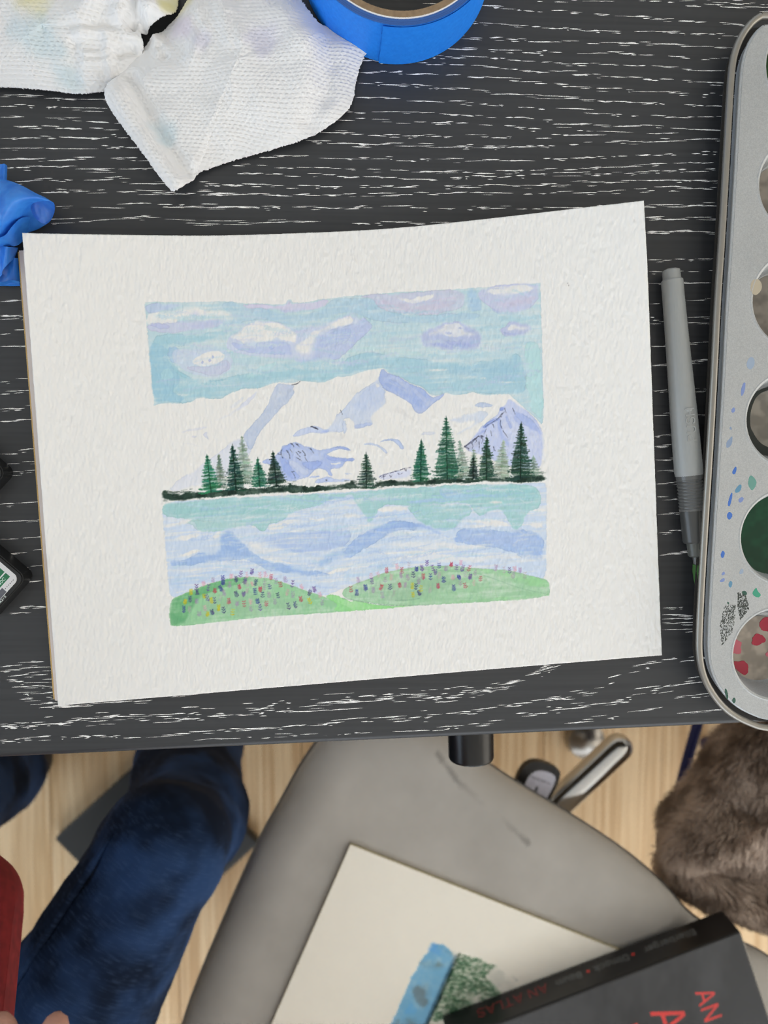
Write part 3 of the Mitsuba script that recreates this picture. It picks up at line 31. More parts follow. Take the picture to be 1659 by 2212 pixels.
  'band': [508,1238,523,1227,535,1229,544,1245,558,1245,577,1239,601,1251,636,1236,667,1247,791,1248,936,1247,1024,1247,1128,1245,1136,1227,1157,1246,1233,1254,1296,1256,1366,1260,1443,1248,1442,1239,1460,1266,1517,1279,1589,1256,1666,1254,1756,1262,1911,1264,2040,1271,2234,1271,2364,1267,2416,1270,2419,1308,2298,1303,2169,1292,1974,1287,1780,1289,1523,1283,1395,1282,1441,1280,1244,1280,1022,1275,833,1279,670,1281,509,1284],
  'blots': [[531,1240,16,1],[579,1256,21,0],[639,1247,16,1],[602,1273,25,0],[696,1267,25,0],[783,1269,19,1],[846,1270,25,0],[959,1265,25,1],[1010,1259,19,0],[1086,1261,25,0],[1201,1258,16,0],[1264,1266,25,0],[1340,1267,19,1],[1404,1272,19,0],[1451,1252,11,0],[1589,1261,15,1],[1653,1268,15,0],[1756,1269,25,1],[1846,1271,25,0],[1975,1273,25,0],[2137,1277,28,0],[2202,1278,19,0],[2298,1287,28,0],[2389,1290,25,0],[2412,1285,14,0]],
  'trees': [[800,1073,798,1237,38,112,134,118,0],[918,991,919,1220,63,142,164,148,0],[743,1073,749,1251,60,45,120,88,1],[988,1104,987,1242,54,42,108,82,1],[870,1031,871,1252,60,30,70,58,1],[1064,1078,1071,1244,60,36,62,54,1],[1523,1111,1514,1281,58,48,80,66,1],[1994,1077,2004,1267,51,142,164,148,0],[2063,1123,2057,1199,26,142,164,148,0],[2213,1088,2192,1275,60,160,178,160,0],[2359,1176,2359,1276,42,142,164,148,0],[1802,1063,1788,1263,58,36,98,76,1],[1933,958,1921,1264,85,48,100,78,1],[2058,1163,2051,1270,38,34,56,50,1],[2130,1065,2118,1279,56,46,80,64,1],[2306,1010,2289,1286,74,40,72,58,1]],
  'flowers': [[611,1743,0],[578,1789,0],[569,1827,3],[604,1778,6],[640,1723,1],[642,1745,6],[635,1790,2],[674,1767,0],[690,1778,1],[697,1727,1],[724,1690,2],[728,1745,4],[708,1792,0],[723,1793,6],[773,1687,3],[771,1706,3],[759,1735,3],[773,1761,2],[802,1718,2],[814,1680,5],[792,1802,4],[673,1828,5],[683,1858,0],[642,1855,2],[707,1851,6],[739,1833,0],[764,1845,6],[807,1858,0],[837,1695,6],[861,1671,1],[892,1676,5],[917,1662,1],[879,1707,1],[851,1735,4],[889,1722,7],[833,1769,6],[868,1772,1],[832,1818,2],[867,1820,4],[900,1813,5],[899,1849,2],[887,1757,7],[916,1723,5],[932,1718,6],[957,1684,5],[983,1680,5],[1010,1695,4],[977,1715,2],[926,1763,3],[952,1755,4],[974,1747,2],[962,1782,6],[935,1812,3],[945,1846,1],[977,1829,4],[994,1784,2],[1000,1743,3],[1034,1719,2],[1038,1791,6],[1020,1822,2],[1054,1737,4],[1081,1713,2],[1113,1738,1],[1111,1793,2],[1084,1778,5],[1087,1850,6],[1120,1846,6],[1150,1819,4],[1158,1757,5],[1195,1789,6],[1194,1832,0],[1221,1775,1],[1246,1803,5],[1255,1843,2],[597,1829,7],[676,1706,5],[753,1783,7],[1403,1787,4],[1432,1805,3],[1477,1785,3],[1443,1742,2],[1509,1727,5],[1511,1752,1],[1515,1798,2],[1545,1722,5],[1555,1787,4],[1559,1826,2],[1579,1750,2],[1588,1704,4],[1600,1790,6],[1610,1741,5],[1616,1823,7],[1642,1688,5],[1665,1710,4],[1659,1734,2],[1650,1783,4],[1678,1785,2],[1704,1687,7],[1693,1747,2],[1713,1791,0],[1714,1838,0],[1722,1735,6],[1740,1708,3],[1767,1706,1],[1731,1796,6],[1747,1769,2],[1746,1829,6],[1771,1749,4],[1794,1683,1],[1808,1752,3],[1800,1819,7],[1823,1708,1],[1834,1732,1],[1854,1698,3],[1844,1802,4],[1851,1748,7],[1874,1771,3],[1889,1715,2],[1916,1699,4],[1921,1763,5],[1923,1817,3],[1943,1713,1],[1966,1691,5],[1972,1720,1],[1953,1765,3],[1958,1791,2],[1986,1750,7],[1982,1810,4],[2006,1723,4],[2008,1766,1],[2036,1746,2],[2026,1799,5],[2061,1779,4],[2141,1729,2],[2184,1742,7],[2212,1748,1],[2228,1774,2],[2239,1742,5],[2265,1751,2],[2290,1778,7],[1755,1808,0]],
  'pad_outline': [-1556,1027,1470,1205,1635,-958,-1437,-1170],
  'rings': [[100,657,2271,955,2251,1245,2253,1512,2239,1990,2229],[100,617,2189,851,2180,956,2175,1141,2169,1327,2164,1608,2172,1860,2167,1992,2167],[100,560,2118,735,2112,957,2111,1142,2110,1328,2112,1578,2116,1767,2109,1969,2110],[100,479,2059,636,2063,706,2058,958,2055,1205,2059,1517,2065,1737,2051,1952,2052],[100,370,2019,503,2020,736,2023,959,2007,1113,2005,1331,2009,1518,2006,1675,1999,1833,1992,1947,1993],[100,-116,1987,99,1986,272,1983,445,1983,649,1981,854,1971,959,1964,1207,1957,1457,1947,1677,1942,1943,1936],[100,76,1935,330,1938,504,1932,708,1927,854,1918,960,1914,1115,1901,1271,1894,1458,1882,1679,1880,1926,1875],[100,71,1885,272,1877,504,1873,679,1864,826,1858,961,1848,1116,1839,1272,1835,1523,1830,1712,1822,1940,1825],[100,59,1818,157,1810,330,1805,563,1805,709,1798,886,1789,962,1787,1086,1785,1211,1777,1399,1767,1587,1769,1777,1766,1942,1769],[80,-3,1749,42,1748,215,1744,389,1748,563,1746,780,1738,963,1733,1087,1722,1274,1714,1525,1720,1652,1711,1918,1710],[80,-60,1710,42,1706,215,1705,389,1704,622,1705,799,1693,964,1686,1119,1685,1275,1680,1463,1676,1596,1681],[100,-117,1649,42,1644,187,1636,331,1635,564,1644,740,1643,964,1649,1151,1662],[130,-185,1596,42,1588,216,1593,332,1590,565,1594,741,1593,965,1606,1214,1625,1464,1637,1653,1651,1907,1658],[80,-410,1524,-185,1519,42,1518,216,1522,320,1522,507,1524,683,1523,860,1530,966,1537,1153,1551,1403,1568,1655,1582,1935,1594],[100,-541,1479,-230,1469,54,1468,216,1466,391,1467,566,1472,684,1470,967,1490,1216,1503,1436,1516,1593,1532,1821,1546],[100,-519,1435,-185,1435,42,1433,216,1436,391,1435,566,1440,743,1450,967,1463,1217,1475,1405,1482,1657,1501,1937,1513],[110,-703,1382,-321,1380,54,1380,216,1387,391,1394,625,1403,968,1411,1155,1425,1343,1436,1532,1445,1722,1451,1939,1454],[110,-714,1338,-321,1338,42,1346,216,1350,391,1357,626,1365,969,1370,1219,1382,1407,1393,1597,1406,1787,1413,1940,1420],[110,-905,1274,-322,1278,42,1281,217,1293,392,1289,568,1292,804,1295,970,1304,1220,1315,1409,1313,1523,1319,1726,1330,1930,1338],[100,43,1207,334,1210,510,1214],[60,1524,1264,1600,1268,1919,1273],[130,1532,1195,1729,1199,1922,1199],[60,954,2297,1200,2310,1673,2324,1842,2330,1924,2333,1987,2312],[60,385,2277,466,2269],[140,1702,2313,2128,2306],[140,1939,2331,2127,2329],[100,-1639,1761,-1529,1765,-1420,1763,-1232,1767,-1144,1759],[90,-1640,1723,-1503,1724,-1338,1722,-1228,1721,-1145,1715],[100,-1641,1673,-1477,1677,-1312,1672,-1173,1664,-1090,1663],[80,-1582,1632,-1423,1630,-1257,1630,-1113,1633],[100,-1644,1571,-1534,1578,-1369,1586,-1231,1584,-1130,1594,-1041,1597],[90,-1645,1523,-1480,1531,-1315,1535,-1148,1545,-998,1544],[110,-1647,1471,-1426,1478,-1260,1487,-1177,1488,-1065,1489,-959,1486],[140,-1615,1428,-1427,1445,-1289,1447,-1150,1442,-1010,1444,-926,1445],[130,-1617,1362,-1429,1380,-1262,1387,-1095,1391,-955,1390,-877,1391],[130,-1458,1327,-1319,1331,-1152,1341,-1012,1340,-844,1336,-726,1333,-532,1335],[80,-1393,1251,-1265,1265,-1153,1262,-1013,1272,-873,1274,-726,1271,-362,1274],[150,-1433,1181,-1266,1195,-1042,1211,-902,1212,-727,1196,-419,1208,-190,1218],[90,1516,1323,1934,1336],[90,1527,1265,1927,1274],[90,1533,1195,1920,1198],[90,1541,1053,1916,1069],[90,1546,995,1882,1009],[90,1552,932,1919,955],[90,1555,836,1913,871],[90,1561,760,1907,778],[90,1562,739,1908,748],[90,1569,629,1893,650],[90,1576,528,1905,561],[110,1577,540,1896,552],[110,1585,396,1901,412],[110,1593,265,1895,285],[110,1600,164,1889,206],[110,1601,116,1882,122],[110,1607,50,1884,64],[110,1614,-12,1886,-2],[110,1615,-79,1884,-73],[110,1622,-158,1881,-149],[110,1624,-230,1883,-216],[110,1631,-332,1877,-319],[110,1639,-449,1807,-431],[110,1669,-728,1761,-729],[110,1665,-760,1845,-775],[110,1666,-782,1790,-783],[110,1666,-810,1790,-811],[110,1667,-837,1764,-838],[110,1792,-856,1865,-848],[90,-1685,60,-1520,84],[90,-1662,7,-1513,20],[90,-1663,-38,-1534,-24],[90,-1692,-197,-1611,-181,-1501,-170],[90,-1694,-276,-1496,-262],[90,-1696,-363,-1494,-347],[90,-1666,-438,-1491,-414],[90,-1603,-503,-1491,-489],[90,-1581,-585,-1487,-567],[90,-1612,-699,-1481,-693],[90,-1662,-732,-1510,-710],[110,-1665,802,-1524,815],[110,-1667,729,-1526,738],[110,-1667,713,-1526,720],[110,-1669,647,-1528,666],[110,-1671,586,-1529,593],[110,-1675,410,-1534,424],[110,-1677,356,-1535,368],[110,-1679,272,-1537,289],[110,-1680,220,-1538,233],[150,-1713,-998,-1541,-980],[150,-1714,-1018,-1485,-1016],[150,-1677,-1053,-1524,-1045],[150,-1687,-1078,-1486,-1075],[150,-1659,-1113,-1468,-1105],[150,-1641,-1138,-1464,-1135],[150,-1622,-1168,-1459,-1160],[150,-1604,-1188,-1460,-1185],[100,-1528,-1209,-1354,-1202],[300,-1722,-1306,-1482,-1300,-1288,-1278,-948,-1263,-654,-1263,-357,-1232,-98,-1200],[100,-1432,-1216,-1219,-1194,-1044,-1188],[170,-927,-1163,-652,-1131,-455,-1104,-157,-1082],[130,-1724,-1382,-1435,-1361,-1193,-1366,-949,-1365,-506,-1341,-98,-1317],[130,-1726,-1447,-1485,-1431,-1291,-1424,-872,-1412],[80,-763,-1393,-477,-1378,-198,-1372],[40,-616,-1431,-238,-1423],[330,-98,-1199,247,-1179,459,-1188,772,-1154,961,-1106,1086,-1025,1340,-990],[120,-98,-1074,49,-1063,421,-1036,545,-1029],[220,-98,-1325,211,-1298,460,-1289,773,-1249,1153,-1191,1343,-1156,1470,-1074,1661,-1019,1867,-989],[150,-99,-1388,211,-1367,460,-1359,762,-1326],[80,825,-1378,939,-1367],[200,900,-1290,1154,-1255,1537,-1197,1729,-1135,1883,-1098],[150,1206,-1320,1475,-1292,1641,-1249],[180,1744,-1225,1938,-1189],[120,1759,-1300,2004,-1268],[100,1054,-1356,1168,-1339]],
  'desk_edge': [-1726,-1468,2075,-1356],
  'pal_rim': [2021,2179,1952,2136,1900,2064,1873,1993,1860,1924,1854,1789,1846,1446,1836,1107,1824,812,1819,502,1809,108,1797,-230,1786,-571,1781,-832,1784,-930,1802,-1024,1840,-1105,1905,-1191,1974,-1247,2047,-1283,2145,-1321],
  'wells': [[2254,1937,0],[2239,1377,1],[2225,825,2],[2214,246,3],[2205,-339,4],[2184,-930,5]],
  'palframe': [2254,1937,2184,-930],
  'pal_spots': [[0,1970,504,1987,549,2011,544,2017,509,1994,481],[1,1949,380,1959,418,1973,427,1970,380,1954,351],[1,1903,289,1918,305,1926,283,1910,271],[2,1896,199,1907,210,1911,187],[2,1884,131,1900,147,1916,165,1913,115,1885,97],[3,1915,-22,1935,15,1942,1,1934,-31],[4,2001,-63,2011,-26,2041,-53,2046,-76,2024,-113,2004,-85],[5,1934,-108,1957,-76,1971,-81,1963,-113,1939,-122],[3,1899,-177,1918,-113,1925,-127,1917,-173,1909,-189],[1,1952,-154,1973,-136,1985,-150,1965,-173],[3,1896,-235,1909,-209,1931,-228,1913,-258],[3,1871,-430,1882,-403,1897,-419,1884,-449],[1,1879,-523,1893,-509,1900,-523,1886,-532],[1,1871,-558,1896,-539,1899,-560,1878,-565],[5,1916,-581,1925,-556,1940,-565,1931,-597],[0,1971,-512,1987,-493,1995,-516,1976,-528],[6,2041,-617,2062,-589,2069,-612,2089,-629,2075,-645,2049,-635],[7,1984,-612,2007,-607,2018,-626,1999,-635],[7,1914,-1108,1924,-1101,1937,-1144,1930,-1165,1923,-1146],[7,1954,-1161,1968,-1147,1976,-1168,1964,-1185],[7,1912,-662,1926,-667,1920,-681],[8,1984,916,2021,928,2046,884,2012,839,1981,861]],
  'dry_brush': [[1901,-686,1957,-674,1956,-768,1939,-838,1893,-884,1880,-779],[1967,-616,2008,-628,2030,-698,1984,-756,1967,-686]],
  'pen': [1633,993,1828,-662],
  'tape_c': [253,2434],
  'tape_end': [175,1975],
  'towel_b': [-720,2241,-778,2146,-912,2032,-981,1964,-1059,1861,-1106,1785,-1124,1731,-1071,1640,-998,1546,-938,1466,-878,1382,-839,1333,-804,1297,-760,1335,-712,1386,-719,1412,-619,1456,-514,1492,-331,1540,-170,1590,-82,1641,-8,1696,49,1765,60,1866,89,1967,136,2046,53,2093,-19,2123,-81,2123,-128,2130,-163,2170,-225,2260,-313,2367,-576,2378,-686,2311],
  'towel_a': [-1752,1797,-1625,1792,-1518,1783,-1432,1777,-1346,1771,-1281,1766,-1227,1770,-1162,1783,-1118,1795,-1059,1840,-975,1928,-939,1995,-947,2021,-960,2042,-942,2061,-903,2073,-863,2090,-798,2132,-784,2201,-787,2286,-859,2389,-1181,2460,-1608,2422,-1780,2311,-1852,2015],
  'towel_b_folds': [[75,42,-1087,1753,-1006,1615,-895,1454,-791,1321],[22,40,-689,2098,-492,1997,-406,1697],[35,14,-897,2037,-861,1974],[25,22,-600,2229,-535,2103,-492,1997],[25,22,-710,2182,-678,2055,-691,1926],[45,60,-226,2114,-115,1923,-138,1770],[16,60,-538,1802,-316,1743,-227,1681],[20,45,-446,2192,-315,2111,-182,2029]],
  'towel_b_dips': [[50,16,-1009,1831,-892,1623,-752,1414],[45,26,-92,2075,-66,1925,-93,1793,-160,1672],[25,9,-865,1985,-844,1943],[12,9,-710,2129,-646,1992,-669,1927],[14,10,-524,2103,-503,1954]],
  'towel_a_folds': [[40,18,-1111,2200,-1155,2124,-1221,2079],[30,14,-1233,1998,-1158,2007,-1060,2010],[35,14,-1093,1999,-1084,1892,-1081,1839],[45,18,-1037,2086,-1006,2034,-952,2014],[25,80,-1488,2133,-1406,1967,-1366,1820],[60,25,-1014,2193,-971,2130,-907,2111],[60,25,-905,2196,-863,2134,-820,2104],[14,7,-1203,1889,-1106,1902],[12,6,-1203,1921,-1116,1938],[60,40,-1100,2211,-1012,2298]],
  'towel_a_dips': [[14,12,-1231,2090,-1244,2026,-1251,1972,-1259,1823],[16,9,-1245,1972,-1147,1993,-1056,2004],[18,10,-1066,1940,-1072,1861,-1075,1807],[40,8,-1111,2172,-1089,2194],[30,7,-1066,1944,-996,1970],[60,10,-957,2237,-971,2130,-994,2066],[40,8,-950,2089,-934,2057],[14,12,-1188,2091,-1101,2126]],
  'towel_stains': [[-1422,2178,120,0],[-785,2222,80,0],[-819,2157,40,0],[-1406,1988,130,1],[-1280,1822,80,1],[-370,2001,90,2],[-849,1598,70,1],[-755,2063,70,3],[-490,2233,50,0],[-668,1991,60,2]],
  'crumple': [[4,[-1684,1317,7700,-1720,1270,7540,-1781,993,7520,-1722,1063,7720],[-1551,1290,7700,-1576,1270,7550,-1654,1039,7520,-1595,1086,7720],[-1469,1248,7750,-1503,1264,7570,-1583,1070,7530,-1537,1101,7730],[-1417,1227,7750,-1436,1245,7580,-1517,1115,7530,-1491,1148,7700],[-1378,1215,7740,-1388,1227,7600,-1469,1136,7530,-1474,1179,7660],[-1356,1210,7710,-1345,1207,7630,-1426,1160,7540,-1457,1204,7630]],[2,[-1676,1423,7580,-1670,1292,7600],[-1595,1402,7620,-1589,1292,7640],[-1560,1390,7660,-1563,1288,7660],[-1555,1391,7640,-1559,1301,7640],[-1574,1396,7590,-1580,1320,7600]],[2,[-1701,1055,7680,-1714,956,7660],[-1568,1047,7700,-1605,1026,7620],[-1511,1091,7710,-1554,1038,7590],[-1486,1142,7670,-1528,1067,7560],[-1462,1163,7620,-1509,1110,7540]],[2,[-1703,1050,7590,-1736,882,7530],[-1613,1036,7600,-1644,907,7540],[-1569,1024,7630,-1608,923,7590],[-1554,1034,7590,-1577,960,7590],[-1558,1047,7530,-1581,997,7520]],[2,[-1698,997,7510,-1702,872,7510],[-1624,1000,7520,-1658,875,7510],[-1577,995,7550,-1606,875,7530],[-1559,1002,7520,-1562,885,7510]],[2,[-1709,889,7540,-1724,867,7510],[-1629,881,7550,-1647,871,7510],[-1592,890,7550,-1606,871,7510],[-1558,889,7530,-1562,872,7510]]],
  'marker_a': [-1526,-538,-1639,-402,-1646,-681],
  'marker_b': [-1607,-28],
  'seat': [-269,-2607,-445,-2873,-621,-3207,-775,-3475,-886,-3708,-1042,-4058,-1199,-4429,-1387,-4873,-1559,-5339,-1791,-6208,-1634,-7645,-191,-8962,1681,-9090,3581,-8202,4504,-6750,4938,-5441,4267,-4864,3881,-4688,3472,-4451,3229,-4146,2848,-3797,2287,-3411,1736,-3076,1372,-2831,1078,-2563,698,-2354,257,-2303,-94,-2409],
  'seat_mark': [875,-2661,1072,-2930,1315,-3166,1514,-3318,1737,-3534],
  'sketch': [67,-3484,2593,-4572,-610,-5169],
  'sketch_art': [805,-4413,1458,-4702,1082,-4553,473,-5180,798,-5248,1727,-4917,1583,-4775,1529,-5038,1132,-5183],
  'book_bottom': [3660,-4274,885,-5239],
  'book_top': [3623,-4224,1918,-4829,3849,-5094],
  'book_text': [3294,-4842,2952,-5019,2543,-5056],
  'chrome': [2106,-3802,2951,-2998],
  'lever': [1980,-3187,2062,-3261],
  'foot': [3766,-4218],
  'knob': [777,-1768,6880],
  'fur1': [4404,-2371,4077,-2596,3852,-2937,3655,-3279,3422,-3552,3234,-3780,3247,-3920,3525,-3891,3853,-3937,4279,-4043,4837,-3822,4883,-2655,4402,-2325],
  'fur2': [3322,-3900,3259,-4105,3312,-4269,3541,-4390,3819,-4607,4104,-4686,4422,-4797,4827,-4900,5504,-4786,5479,-4205,4619,-4032,4120,-3945,3624,-3848],
  'blue_bar': [4127,-2948,3000,3997,-3441,3000,3914,-3828,3000],
  'plate': [-4327,-5503,-3654,-5162,-1417,-5647,-1842,-6312],
  'floorpt': [-5178,-4404,6772,-4038],
  'knee_r': [-1491,-3137,5200],
  'hip_r': [-3532,-6910,5506],
  'ankle_r': [-2003,-2791,900],
  'shin_mid': [-1751,-3195,2800],
  'shin_a': [-1553,-3419,4100],
  'ankle_l': [-4642,-4166,900],
  'knee_l': [-4191,-3045,5400],
  'elbow': [-2316,-2685,6800],
  'tip1': [-1241,-2067,8600],
  'tip2': [-1132,-2065,8600],
  'sketch_frame': [67,-3484,9184,-3956,2750],
  'art': [[[1045,563,1356,576,1361,914,1367,1336,1381,1567,1055,1691,1042,1449],[120,175,205],95,2,10,6,0,30],[[1054,571,1213,579,1286,638,1203,712,1074,733],[95,160,215],80,45,10,6,0,30],[[1283,581,1356,576,1363,655,1299,657,1128,595],[70,105,110],60,25,10,6,0,30],[[1028,786,1161,722,1301,726,1283,815,1194,850,1068,852],[120,140,140],75,45,10,6,0,30],[[1055,1033,1184,959,1286,955,1309,1217,1222,1203,1091,1113],[112,128,132],80,50,10,6,0,30],[[1042,1343,1098,1157,1222,1203,1228,1295],[100,170,215],70,45,10,6,0,30],[[1042,1449,1109,1341,1334,1301,1401,1559,1055,1691],[110,140,150],70,45,10,6,0,30],[[1331,609,1356,576,1361,914,1367,1336,1370,1488,1337,1465,1334,1301,1331,926],[60,95,118],80,4,10,2,0,30],[[1356,576,1383,571,1394,831,1393,1066,1382,1318,1380,1484,1357,1458,1363,1326,1357,904],[26,48,38],95,3,10,3,0,30],[[1371,570,1740,564,1765,581,1675,627,1682,695,1835,777,1924,832,1670,1089,1441,1307,1372,1334,1377,1002,1390,797],[150,172,145],75,8,10,20,0,30],[[1675,627,1770,579,1917,592,2075,684,1993,763,1831,767,1701,712],[205,205,192],60,30,10,6,0,30],[[1515,949,1674,887,1871,858,1829,921,1708,1016,1573,973],[225,222,205],85,25,10,6,0,30],[[1589,1062,1708,1016,1670,1089,1626,1094],[225,222,205],80,10,10,6,0,30],[[1890,585,2028,632,2086,668,2062,654,1998,643],[120,130,125],80,3,10,6,0,30]],
  'art_zone': [[1388,581,1744,571,1687,705,1902,822,1666,1079,1417,1305,1394,831]],
  'art_lit': [[1515,949,1674,887,1871,858,1829,921,1708,1016,1573,973]],
}
def A(k, n=2):
    return np.array(D[k], float).reshape(-1, n) / 1e4
DESK = 0.75

# ------------------------------------------------------------------ helpers
def lab(key, label=None, cat=None, group=None, kind=None):
    d = {}
    if label: d['label'] = label
    if cat: d['category'] = cat
    if group: d['group'] = group
    if kind: d['kind'] = kind
    labels[key] = d
def numbered(k):
    if k not in scene: return k
    i = 1
    while f'{k}_{i:03d}' in scene: i += 1
    return f'{k}_{i:03d}'
def put(key, mesh, bsdf, smooth=30, **kw):
    key = numbered(key)
    scene[key] = mikit.ply(mesh, bsdf, smooth=smooth, **kw)
    return key
def srgb(*c):
    c = np.array(c, float) / 255
    return [float(v) for v in np.where(c <= .04045, c / 12.92, ((c + .055) / 1.055) ** 2.4)]
def rgb(c):
    return {'type': 'rgb', 'value': [float(x) for x in c]}
def mat(key, color, rough=.5, **kw):
    c = color if isinstance(color, dict) else rgb(color)
    bump = kw.pop('bump', None)
    b = {'type': 'principled', 'base_color': c, 'roughness': rough, **kw}
    if bump: b = {'type': 'bumpmap', 'tex': proc(bump[0], bump[2]), 'scale': bump[1], 'bsdf': b}
    scene[key] = {'type': 'twosided', 'bsdf': b}
    return key
def man(m):
    return manifold3d.Manifold(manifold3d.Mesh(np.asarray(m.vertices, np.float32), np.asarray(m.faces, np.uint32)))
def tri(m):
    q = m.to_mesh()
    return trimesh.Trimesh(q.vert_properties[:, :3], q.tri_verts, process=False)
def cat(*ms):
    return trimesh.util.concatenate(list(ms))
def rbox(sx, sy, sz, r=.002, seg=12):
    s = manifold3d.Manifold.sphere(r, seg)
    return tri(manifold3d.Manifold.batch_hull([s.translate([x, y, z]) for x in (r - sx / 2, sx / 2 - r) for y in (r - sy / 2, sy / 2 - r) for z in (r - sz / 2, sz / 2 - r)]))
def moved(m, xyz=(0, 0, 0), rz=0.0, M=None):
    m = m.copy()
    if M is not None: m.apply_transform(M)
    if rz: m.apply_transform(trimesh.transformations.rotation_matrix(rz, [0, 0, 1]))
    m.apply_translation(xyz)
    return m
def frame(o, x, y):
    x = np.asarray(x, float); x = x / np.linalg.norm(x)
    z = np.cross(x, y); z /= np.linalg.norm(z)
    M = np.eye(4); M[:3, 0] = x; M[:3, 1] = np.cross(z, x); M[:3, 2] = z; M[:3, 3] = o
    return M
def tube(path, rad, n=16, cap=True):
    p = np.asarray(path, float); r = np.broadcast_to(np.asarray(rad, float), len(p))
    t = np.gradient(p, axis=0); t /= np.linalg.norm(t, axis=1, keepdims=True)
    u = np.cross(t[0], [0, 0, 1.0] if abs(t[0][2]) < .9 else [1.0, 0, 0]); u /= np.linalg.norm(u)
    V = []
    a = np.arange(n) * 2 * np.pi / n
    for i in range(len(p)):
        u = u - t[i] * (u @ t[i]); u /= np.linalg.norm(u)
        w = np.cross(t[i], u)
        V.append(p[i] + r[i] * (np.cos(a)[:, None] * u + np.sin(a)[:, None] * w))
    V = np.vstack(V); F = []
    for i in range(len(p) - 1):
        for k in range(n):
            b, c = i * n + k, i * n + (k + 1) % n
            F += [[b, c, c + n], [b, c + n, b + n]]
    if cap:
        V = np.vstack([V, p[:1], p[-1:]])
        for k in range(n):
            F += [[len(V) - 2, (k + 1) % n, k], [len(V) - 1, (len(p) - 1) * n + k, (len(p) - 1) * n + (k + 1) % n]]
    return trimesh.Trimesh(V, F, process=False)
def lathe(prof, n=64):
    return trimesh.creation.revolve(np.asarray(prof, float), sections=n)
def extrude(poly, h, z=0.0):
    ms = [trimesh.creation.extrude_polygon(g, h, engine='earcut') for g in getattr(poly, 'geoms', [poly]) if g.area > 1e-10]
    m = cat(*ms); m.apply_translation([0, 0, z]); return m
def chaikin(p, n=2, closed=True):
    p = np.asarray(p, float)
    for _ in range(n):
        if closed:
            q = np.roll(p, -1, 0); p = np.stack([.75 * p + .25 * q, .25 * p + .75 * q], 1).reshape(-1, p.shape[1])
        else:
            a, b = p[:-1], p[1:]
            m = np.stack([.75 * a + .25 * b, .25 * a + .75 * b], 1).reshape(-1, p.shape[1]); p = np.vstack([p[:1], m, p[-1:]])
    return p
def resample(p, n, closed=False):
    p = np.asarray(p, float)
    if closed: p = np.vstack([p, p[:1]])
    d = np.r_[0, np.cumsum(np.linalg.norm(np.diff(p, axis=0), axis=1))]
    s = np.linspace(0, d[-1], n, endpoint=not closed)
    return np.stack([np.interp(s, d, p[:, k]) for k in range(p.shape[1])], -1)
def grid_faces(nu, nv, wrap=False):
    i, j = np.meshgrid(np.arange(nu - 1), np.arange(nv if wrap else nv - 1), indexing='ij')
    a = i * nv + j; b = i * nv + (j + 1) % nv
    return np.vstack([np.stack([a, a + nv, b], -1).reshape(-1, 3), np.stack([b, a + nv, b + nv], -1).reshape(-1, 3)])
def seg_dist(P_, line):
    """distance of 2D points to a polyline"""
    best = np.full(P_.shape[:-1], 9.0)
    for a, b in zip(line[:-1], line[1:]):
        ab = b - a; t = np.clip(((P_ - a) @ ab) / (ab @ ab + 1e-15), 0, 1)
        best = np.minimum(best, np.linalg.norm(P_ - a - t[..., None] * ab, axis=-1))
    return best
def pillow(poly, center, rings, nang, zfun, smooth_it=2, thick=None, zlow=None, undercut=1.0):
    """star-shaped pad: rings from the outline to the centre; zfun(xy, inset) -> z; closed below at zlow or 'thick' under the top"""
    b = resample(chaikin(poly, smooth_it), nang, True)
    s = np.linspace(1, 0, rings) ** .8
    xy = center + s[:, None, None] * (b - center)[None]
    inset = (1 - s)[:, None] * np.linalg.norm(b - center, axis=-1)[None]
    z = zfun(xy, inset)
    top = np.concatenate([xy, z[..., None]], -1).reshape(-1, 3)
    F = grid_faces(rings, nang, True)
    low = top.copy(); low[:, :2] = center + undercut * (low[:, :2] - center); low[:, 2] = zlow if zlow is not None else low[:, 2] - thick
    n = len(top)
    k = np.arange(nang); k2 = (k + 1) % nang
    side = np.vstack([np.stack([k, k2, k + n], 1), np.stack([k2, k2 + n, k + n], 1)])
    m = trimesh.Trimesh(np.vstack([top, low]), np.vstack([F, F[:, ::-1] + n, side]), process=False)
    c = m.triangles_center[:len(F)]
    if m.face_normals[:len(F)][:, 2].mean() < 0: m.faces = m.faces[:, ::-1]
    return m
def blend_z(d, w):
    return np.exp(-(d / w) ** 2)

# ------------------------------------------------------------------ the room
mat('wall_paint', srgb(222, 220, 214), .9)
mat('ceiling_paint', srgb(238, 237, 233), .95)
mat('white_frame', srgb(230, 230, 228), .4)
X0, X1, Y0, Y1, ZC = -2.1, 2.1, -2.3, 1.7, 2.5
def wall(key, lo, hi, hole=None):
    lo, hi = np.array(lo, float), np.array(hi, float)
    m = man(moved(trimesh.creation.box(hi - lo), (lo + hi) / 2))
    if hole is not None:
        a, b = np.array(hole[0]), np.array(hole[1])
        m = m - man(moved(trimesh.creation.box(b - a), (a + b) / 2))
    put(key, tri(m), 'wall_paint', False); lab(key, kind='structure')
wall('wall_right', (X1, Y0 - .1, 0), (X1 + .1, Y1 + .1, ZC), ((X1 - .1, -1.65, .7), (X1 + .3, .45, 2.3)))
wall('wall_far', (X0, Y1, 0), (X1, Y1 + .1, ZC), ((-1.3, Y1 - .1, 1.0), (.5, Y1 + .3, 2.2)))
wall('wall_left', (X0 - .1, Y0 - .1, 0), (X0, Y1 + .1, ZC), ((X0 - .3, -1.45, .7), (X0 + .1, .45, 2.2)))
wall('wall_near', (X0, Y0 - .1, 0), (X1, Y0, ZC), ((-.9, Y0 - .3, .8), (1.9, Y0 + .1, 2.35)))
